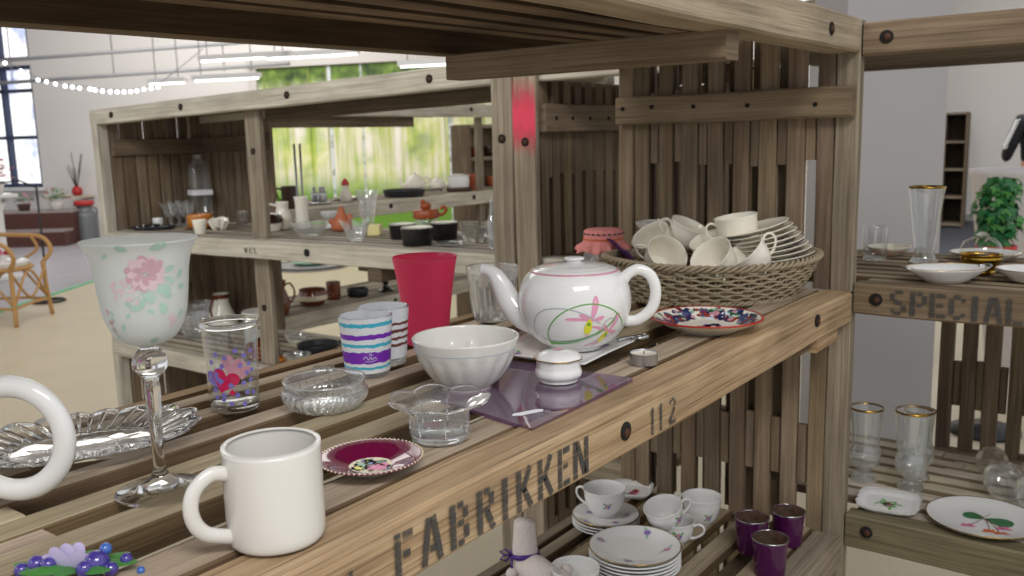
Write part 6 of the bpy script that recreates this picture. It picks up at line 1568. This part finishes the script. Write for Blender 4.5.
def small_teapot(label, pos, m, s, rz, group=None):
    t = thing('teapot', label, 'teapot', pos, rz, group); b = smooth_prof([(.030*s, 0), (.034*s, .003*s), (.058*s, .03*s), (.060*s, .055*s), (.040*s, .085*s), (.032*s, .088*s)], 5)
    mb = MB(); lathe(mb, vessel(b, .003, .004), 36); mb.build('pot_body', m, t)
    mb = MB(); lathe(mb, [(.034*s, .087*s), (.030*s, .094*s), (.012*s, .100*s), (.007*s, .104*s), (.010*s, .112*s), (0, .116*s)], 28); mb.build('lid', m, t)
    mb = MB(); P = curve3([(.050*s, 0, .03*s), (.075*s, 0, .045*s), (.088*s, 0, .080*s)], 5); tube(mb, P, [.014*s-.0008*s*i for i in range(len(P))], 12); mb.build('spout', m, t)
    loop_handle(t, m, [(-.05*s, 0, .03*s), (-.085*s, 0, .035*s), (-.092*s, 0, .065*s), (-.065*s, 0, .085*s), (-.040*s, 0, .075*s)], .005*s)
small_teapot('large cream teapot behind the wide black pan', PU(4.235, 3.90), 'cream_china', 1.1, radians(120)); small_teapot('smaller cream teapot right of the large one behind the black pan', PU(4.33, 3.80), 'cream_china', .85, radians(-45))
t = ves('pot', 'white lidded casserole pot with dark base, farthest rack', 'pot', PU(4.40, 3.68), smooth_prof([(.055, .02), (.062, .024), (.068, .06), (.066, .095)], 4), .004, 'white_china')
mb = MB(); lathe(mb, [(0, .110), (.02, .109), (.060, .100), (.070, .096), (.066, .094)], 36); mb.build('lid', 'grey_china', t)
mb = MB(); lathe(mb, [(0, 0), (.075, 0), (.082, .015), (.078, .026), (0, .026)], 36); mb.build('base_dish', 'brown_matt', t)
pitcher('mug', 'copper brown mug right of the white casserole pot', 'mug', PU(4.53, 3.66)[:2]+(.0015,), [(.040, 0), (.042, .003), (.041, .05), (.043, .10)], 'copper_red', .7, rz=radians(-30))
def cup_on(x, y, z, lab, m): ves('cup', lab, 'cup', (x, y, z), smooth_prof([(.024, 0), (.03, .003), (.040, .03), (.044, .07)], 4), .003, m, 'cups in the crate behind the farthest rack', seg=28)
cup_on(5.17, 4.17, .1965, 'brown cup in the upper compartment of the small far crate', 'brown_glaze'); cup_on(5.35, 4.17, .1965, 'dark cup in the upper compartment of the small far crate', 'dark_brown_glaze'); cup_on(5.19, 4.17, -.0235, 'white cup on the lower board of the small far crate', 'white_china'); cup_on(5.37, 4.17, -.0235, 'brown cup on the lower board of the small far crate', 'copper_red')
def small_plant(lab, pos, s, m='leaf_dark', flower=None, group=None, seed=1, pot='brown_matt', n=60):
    t = thing('potted_plant', lab, 'plant', pos, 0, group); rr = random.Random(seed)
    mb = MB(); lathe(mb, vessel([(.3*s, 0), (.32*s, .02*s), (.42*s, .45*s)], .02*s, .03*s), 24); mb.build('pot', pot, t)
    mb = MB()
    for k in range(n):
        a = rr.uniform(0, 6.28); e = rr.uniform(.1, 1.4); r = rr.uniform(.2, .75)*s; c = Vector((r*cos(a)*cos(e*.8), r*sin(a)*cos(e*.8), .5*s+r*sin(e))); d = Vector((cos(a), sin(a), rr.uniform(-.3, .6))).normalized(); sd = d.cross(UP).normalized(); l = rr.uniform(.15, .3)*s
        ring = [c+d*(l*(.5-.5*cos(q)))+sd*(.35*l*sin(q)) for q in [2*pi*j/8 for j in range(8)]]; fan(mb, c+d*l*.5+Vector((0, 0, .03*s)), ring, 1 if flower and k % 3 == 0 else 0)
    tag(mb.build('foliage', [m, flower or m], t), kind='stuff'); return t
small_plant('small leafy plant just right of the divider post, farthest rack', PU(2.90, 3.78), .085)
saucer('plate', 'white plate beside the red capped figure, farthest rack', PU(3.56, 3.80), .08, .016, None); saucer('plate', 'white plate left of the silver cruet set, farthest rack', PU(3.12, 3.74), .07, .014, None)
# oval tray on low table far behind
t = thing('floor_mat', 'round dark mat on the floor seen under the middle shelf beam', 'mat', (6.80, 7.92, FZ))
mb = MB(); lathe(mb, [(0, 0), (.42, 0), (.43, .01), (.43, .02), (.42, .026), (0, .026)], 48); mb.build('mat_body', 'pipe_grey', t)
mb = MB(); tube(mb, [(.42*cos(2*pi*k/48), .42*sin(2*pi*k/48), .024) for k in range(48)], .012, 6, closed=True); mb.build('binding', 'cast_iron', t)
ves('plate', 'green glass dish lying on the round dark floor mat', 'dish', (6.80, 7.92, FZ+.027), plate_prof(.20, .04), 0, 'green_glass', raw=True)

# ------------------------------------------------------------------ hall at the left
def rattan_chair():
    t = thing('rattan_chair', 'rattan armchair with white cushion on the beige floor at the left', 'chair', (3.37, 7.76, FZ), radians(36))
    # local: x = right, y = back, front at -y
    def part(nm, m, lst, r, seg=8):
        for pts in lst: mb = MB(); tube(mb, curve3(pts, 5), r, seg); mb.build(nm, m, t)
    w_, d_ = .26, .26
    part('leg', 'rattan', [[(s*w_*1.08, -d_*1.05, 0), (s*w_*.98, -d_, .25), (s*w_*.95, -d_*.98, .46)] for s in (1, -1)], .018)
    part('leg', 'rattan', [[(s*w_*1.05, d_*1.2, 0), (s*w_*.95, d_, .4), (s*w_*.9, d_*1.25, .85)] for s in (1, -1)], .018)
    part('arm', 'rattan', [[(s*w_*.95, -d_*.95, .44), (s*w_*1.1, -d_*1.2, .55), (s*w_*1.15, -d_*.9, .66), (s*w_*1.15, 0, .68), (s*w_*1.0, d_*1.05, .70)] for s in (1, -1)], .018)
    part('arm_loop', 'rattan', [[(s*w_*1.12, -d_*.6, .67), (s*w_*1.1, -d_*.75, .56), (s*w_*1.0, -d_*.2, .46)] for s in (1, -1)], .012)
    part('stretcher', 'rattan', [[(-w_, -d_*1.02, .14), (0, -d_*1.02, .15), (w_, -d_*1.02, .14)], [(-w_, d_*1.1, .14), (0, d_*1.1, .15), (w_, d_*1.1, .14)], [(w_, -d_, .14), (w_, 0, .15), (w_, d_*1.1, .14)], [(-w_, -d_, .14), (-w_, 0, .15), (-w_, d_*1.1, .14)]], .012)
    part('brace', 'rattan', [[(-w_, -d_*1.02, .16), (0, -d_*1.02, .42), (w_, -d_*1.02, .16)], [(w_, -d_, .16), (w_, 0, .42), (w_, d_*1.1, .16)], [(-w_, -d_, .16), (-w_, 0, .42), (-w_, d_*1.1, .16)], [(-w_, -d_*1.02, .42), (0, -d_*1.02, .2), (w_, -d_*1.02, .42)]], .011)
    mb = MB(); tube(mb, [(w_*cos(a), d_*sin(a), .44) for a in [2*pi*k/32 for k in range(32)]], .018, 8, closed=True); lathe(mb, [(0, .445), (.25, .445)], 32); mb.build('seat', 'rattan', t)
    part('backrest', 'rattan', [[(-w_*.9, d_*1.25, .85), (0, d_*1.5, .95), (w_*.9, d_*1.25, .85)], [(-w_*.9, d_*1.1, .6), (0, d_*1.3, .62), (w_*.9, d_*1.1, .6)]], .016)
    part('back_slat', 'rattan', [[(s*.1, d_*1.0, .45), (s*.1, d_*1.35, .92)] for s in (-1.4, -.5, .5, 1.4)], .009)
    mb = MB(); lathe(mb, smooth_prof([(0, .452), (.22, .452), (.245, .475), (.23, .50), (0, .51)], 4), 36); mb.build('cushion', 'white_china', t)
rattan_chair()
def red_bouquet():
    t = thing('bouquet', 'bunch of red flowers lying on the rattan chair seat', 'flowers', (3.34, 7.78, FZ+.515)); rr = random.Random(12)
    mb = MB()
    for k in range(34): a = rr.uniform(0, 6.28); r = rr.uniform(0, .15); ball(mb, (r*cos(a), r*sin(a)*.7, .03+rr.uniform(0, .09)*(1-r/.2)), rr.uniform(.018, .032), 8, 6, (1, 1, .7), mi=rr.choice([0, 0, 1]))
    tag(mb.build('blooms', ['can_red', 'd_pink'], t), kind='stuff')
red_bouquet()
def tassel_hang():
    t = thing('floor_stand', 'thin dark metal stand behind the rattan chair', 'stand', (4.05, 8.35, FZ))
    mb = MB(); tube(mb, [(0, 0, .01), (0, 0, 1.05)], .010, 8); mb.build('pole', 'cast_iron', t)
    mb = MB(); tube(mb, [(.14*cos(2*pi*k/24), .14*sin(2*pi*k/24), .012) for k in range(24)], .010, 6, closed=True); tube(mb, [(-.14, 0, .012), (.14, 0, .012)], .008, 6); mb.build('base', 'cast_iron', t)
    mb = MB(); tube(mb, [(0, 0, 1.05), (-.12, .06, 1.12), (-.26, .12, 1.10)], .008, 6); mb.build('arm', 'cast_iron', t)
tassel_hang()
# steps with goods
def steps():
    t = thing('display_steps', 'dark wooden two-level display steps under the hall window', 'display', (0, 0, 0))
    d = (Vector((6.951, 13.253, 0))-Vector((6.323, 14.022, 0))).normalized(); n = Vector((d.y, -d.x, 0)); n = n if n.dot(Vector((6.9, 13.3, 0))) > 0 else -n
    A = Vector((6.62, 12.96, 0))
    for i, (off, z0, z1, l, dp) in enumerate([(0, FZ+.005, FZ+.24, 2.6, .30), (.30, FZ+.005, FZ+.50, 2.75, .45)]):
        p = A-d*.0+n*off; q = p-d*l; pts = [p, q, q+n*dp, p+n*dp]
        if (pts[1]-pts[0]).cross(pts[2]-pts[1]).z < 0: pts.reverse()
        mb = MB(); slab(mb, [(k.x, k.y) for k in pts], z0, z1-.03); mb.build('riser', 'step_wood', t)
        mb = MB(); slab(mb, [(k.x, k.y) for k in pts], z1-.03, z1); mb.build('tread', 'step_top', t)
    return A, d, n
A_, d_, n_ = steps()
def on_step(l, off, z): p = A_-d_*l+n_*off; return (p.x, p.y, z)
T2 = FZ+.501
rows = [(.30, .50, 'white pot with red and orange flowers at the right end of the display steps', 'can_red', 'grey_china', .26), (.75, .45, 'pink bouquet in a dark basket on the display steps', 'd_pink', 'brown_matt', .22), (1.12, .45, 'lilac and white bouquet in the middle of the display steps', 'petal_lilac', 'white_china', .25), (1.9, .45, 'pale flower arrangement toward the left on the display steps', 'knit_white', 'pot_pink', .25), (2.35, .5, 'orange flower arrangement at the left end of the display steps', 'terracotta', 'pot_pink', .32)]
for i, (l, off, lab, fl, pm, s) in enumerate(rows): small_plant(lab, on_step(l, off, T2), s, 'leaf_green' if i != 3 else 'knit_white', fl, 'flower arrangements on the steps', 20+i, pm, 90)
def wheel_basket():
    t = thing('basket', 'brown wicker handle basket behind the flowers on the display steps', 'basket', on_step(1.5, .62, T2), radians(20))
    mb = MB(); lathe(mb, vessel([(.22, 0), (.26, .02), (.32, .16)], .015, .02), 32); mb.build('basket_body', 'brown_matt', t)
    mb = MB(); tube(mb, [(.34*cos(pi*k/20)*1.3, 0, .12+.32*sin(pi*k/20)) for k in range(21)], .02, 8); mb.build('hoop_handle', 'brown_matt', t)
wheel_basket()
def milk_can():
    t = thing('milk_can', 'grey metal milk can with red lid beside the display steps', 'milk can', (7.16, 13.36, FZ+.005))
    mb = MB(); lathe(mb, [(0, 0)]+smooth_prof([(.17, 0), (.175, .02), (.175, .36), (.16, .42), (.11, .47), (.105, .52), (.13, .54)], 4), 36); mb.build('can_body', 'can_grey', t)
    mb = MB(); lathe(mb, [(.13, .54), (.145, .545), (.145, .60), (.13, .61), (0, .615)], 36); mb.build('lid', 'can_red', t)
    for s in (1, -1): mb = MB(); tube(mb, curve3([(s*.10, 0, .50), (s*.18, 0, .48), (s*.19, 0, .38), (s*.165, 0, .36)], 4), .012, 8); mb.build('handle', 'can_grey', t)
milk_can()
def branch():
    t = thing('wall_shelf', 'small wooden wall shelf at the left end post of the rack', 'shelf', tuple(WP(-.02, -.40, .145)))
    mb = MB(); board(mb, (-.22, -.12, -.03), (.16, .12, 0), 0); mb.build('shelf_board', 'wood_pale', t)
    t = thing('branch_vase', 'red vase of bare twigs on the small wall shelf', 'vase', tuple(WP(-.04, -.399, .22))); rr = random.Random(4)
    mb = MB(); lathe(mb, vessel(smooth_prof([(.05, 0), (.08, .05), (.07, .11), (.03, .15)], 4), .005, .01), 24); mb.build('vase_body', 'can_red', t)
    mb = MB()
    for k in range(9): a = rr.uniform(0, 6.28); l = rr.uniform(.3, .6); tube(mb, [(0, 0, .1), (.06*cos(a), .06*sin(a), .1+l*.5), (.12*cos(a), .12*sin(a), .1+l)], .006, 5)
    mb.build('twigs', 'brown_matt', t)
branch()
def dining_things():
    # tall white pedestal with flowers at the far left edge
    t = thing('pedestal', 'white pedestal with autumn flowers at the left edge near the window', 'pedestal', (4.55, 10.35, FZ+.005))
    mb = MB(); board(mb, (-.16, -.16, 0), (.16, .16, .04), 0); board(mb, (-.06, -.06, .04), (.06, .06, .88), 2); board(mb, (-.18, -.18, .88), (.18, .18, .92), 0); mb.build('stand', 'white_china', t)
    small_plant('autumn flower arrangement on the white pedestal at the left edge', (4.55, 10.35, FZ+.926), .30, 'terracotta', 'can_red', None, 77, 'pot_pink', 80)
dining_things()

# ------------------------------------------------------------------ behind the right rack
def ivy():
    t = thing('pedestal', 'slim dark plant stand holding the ivy behind the right rack', 'plant stand', (4.47, .66, FZ))
    mb = MB(); lathe(mb, [(0, 0), (.15, 0), (.15, .02), (.02, .04), (.02, .70), (.13, .72), (.13, .74), (0, .74)], 28); mb.build('stand', 'cast_iron', t)
    t = thing('potted_ivy', 'bushy green ivy in a red pot behind the right rack', 'plant', (4.47, .66, FZ+.7405)); rr = random.Random(8)
    mb = MB(); lathe(mb, vessel([(.06, 0), (.065, .01), (.085, .12)], .006, .01), 28); mb.build('pot', 'pot_red', t)
    mb = MB(); H0, H1 = .10, .42
    for k in range(420):
        z = rr.uniform(H0, H1); a = rr.uniform(0, 6.28); wv = .090*(1-.35*abs((z-.28)/.16)**2)+.012*sin(z*40+a); r = wv*sqrt(rr.uniform(.3, 1))
        c = Vector((r*cos(a), r*sin(a), z)); d = Vector((.5*cos(a), .5*sin(a), -1+rr.uniform(-.3, .5))); s = (Vector((-sin(a), cos(a), 0))+Vector((rr.uniform(-.4, .4), rr.uniform(-.4, .4), rr.uniform(-.4, .4)))).normalized(); d = (d-s*d.dot(s)).normalized(); nn = d.cross(s); l = rr.uniform(.030, .048)
        ring = [(0, 0), (.12, .42), (.38, .50), (.42, .22), (1, 0), (.42, -.22), (.38, -.50), (.12, -.42)]
        fan(mb, c+d*l*.4+nn*l*-.06, [c+d*l*u+s*l*v for u, v in ring], rr.choice([0, 0, 1]))
    tag(mb.build('foliage', ['leaf_dark', 'leaf_green'], t), kind='stuff')
    mb = MB()
    for k in range(5): a = k*1.3; tube(mb, [(0, 0, .1), (.03*cos(a), .03*sin(a), .25), (.05*cos(a+.6), .05*sin(a+.6), .40)], .004, 5)
    mb.build('stem', 'leaf_dark', t)
ivy()
def planter():
    t = thing('planter', 'tall white tapered planter cut off by the right edge', 'planter', (5.80, .735, FZ))
    mb = MB(); lathe(mb, vessel([(.13, 0), (.14, .01), (.272, 1.10), (.282, 1.115), (.282, 1.14)], .012, .02), 48); mb.build('planter_body', 'pot_pink', t)
    mb = MB(); lathe(mb, [(0, 1.02), (.25, 1.03)], 32); mb.build('soil', 'brown_matt', t)
planter()
def far_shelf():
    t = thing('crate_shelf', 'tall narrow dark wooden shelf against the white wall at the right', 'shelf', (13.95, 2.62, FZ+.005), radians(8))
    mb = MB(); board(mb, (-.18, -.13, 0), (.6, -.10, 1.58), 2); mb.build('side_panel', 'wood_brown', t)
    mb = MB(); board(mb, (-.18, .14, 0), (.6, .17, 1.58), 2); mb.build('side_panel', 'wood_brown', t)
    for z in (0.02, .40, .78, 1.16, 1.55): mb = MB(); board(mb, (-.18, -.10, z), (.6, .14, z+.03), 1); mb.build('shelf_board', 'wood_grey', t)
    mb = MB(); board(mb, (.58, -.10, .02), (.6, .14, 1.57), 2); mb.build('rear_panel', 'wood_brown', t)
far_shelf()
def person():
    t = thing('person', 'person in a dark jacket with white zigzag sleeve stripes at the right edge, back turned', 'person', (10.33, 1.20, FZ), radians(-55))
    me = bpy.data.meshes.new('body'); V = [(0, 0, .93), (0, 0, 1.12), (0, 0, 1.36), (0, 0, 1.50), (0, .01, 1.60), (0, .02, 1.74)]; E_ = [(0, 1), (1, 2), (2, 3), (3, 4), (4, 5)]; R = [.15, .14, .17, .07, .055, .10]
    def add(prev, pts):
        for p, r in pts: V.append(p); R.append(r); E_.append((prev, len(V)-1)); prev = len(V)-1
    for s in (1, -1):
        add(2, [((s*.19, 0, 1.43), .075), ((s*.27, .03, 1.17), .055), ((s*.22, .20, 1.05), .042), ((s*.18, .28, 1.08), .030)])
        add(0, [((s*.10, 0, .86), .10), ((s*.11, .01, .48), .068), ((s*.11, -.02, .08), .045), ((s*.12, .12, .03), .04)])
    me.from_pydata(V, E_, []); me.materials.append(MATS['skin']); o = bpy.data.objects.new('body', me); COL.objects.link(o); o.parent = t
    sk = o.modifiers.new('skin', 'SKIN'); 
    for i, v in enumerate(me.skin_vertices[0].data): v.radius = (R[i], R[i]*.8); v.use_root = (i == 0)
    sb = o.modifiers.new('sub', 'SUBSURF'); sb.levels = 2; sb.render_levels = 2
    def cloth(nm, m, V, R, E_):
        me = bpy.data.meshes.new(nm); me.from_pydata(V, E_, []); me.materials.append(MATS[m]); o = bpy.data.objects.new(nm, me); COL.objects.link(o); o.parent = t
        o.modifiers.new('skin', 'SKIN')
        for i, v in enumerate(me.skin_vertices[0].data): v.radius = (R[i], R[i]*.84); v.use_root = (i == 0)
        sb = o.modifiers.new('sub', 'SUBSURF'); sb.levels = 2; sb.render_levels = 2; return o
    Vj = [(0, 0, .95), (0, 0, 1.14), (0, 0, 1.37), (0, 0, 1.49)]; Rj = [.185, .17, .20, .09]; Ej = [(0, 1), (1, 2), (2, 3)]
    for s in (1, -1):
        k = len(Vj); Vj += [(s*.19, 0, 1.43), (s*.275, .03, 1.17), (s*.225, .19, 1.055)]; Rj += [.095, .076, .058]; Ej += [(2, k), (k, k+1), (k+1, k+2)]
    j = cloth('jacket', 'jacket', Vj, Rj, Ej)
    Vt = [(0, 0, .95)]; Rt_ = [.17]; Et = []
    for s in (1, -1):
        k = len(Vt); Vt += [(s*.10, 0, .86), (s*.11, .01, .48), (s*.11, -.02, .10)]; Rt_ += [.12, .085, .07]; Et += [(0, k), (k, k+1), (k+1, k+2)]
    cloth('trousers', 'jacket_blue', Vt, Rt_, Et)
    mb = MB()
    for s in (1, -1):
        for i in range(11):
            z = 1.42-i*.026; x = s*(.255+.085*min(1, i/9)); 
            for dy in (1, -1): tube(mb, [(x+s*.020, -.062+.030*i*.1, z), (x+s*.002, -.062+dy*.035+.030*i*.1, z+.020)], .006, 5)
    mb.build('sleeve_stripe', 'paper_white', j)['kind'] = 'stuff'
    mb = MB(); ball(mb, (0, -.005, 1.76), .115, 20, 14, (.92, 1.0, 1.1)); mb.build('hair', 'hair', t)
    mb = MB(); ball(mb, (0, .115, 1.72), .014, 8, 6, (.8, 1.2, 1.4)); mb.build('nose', 'skin', t)
person()
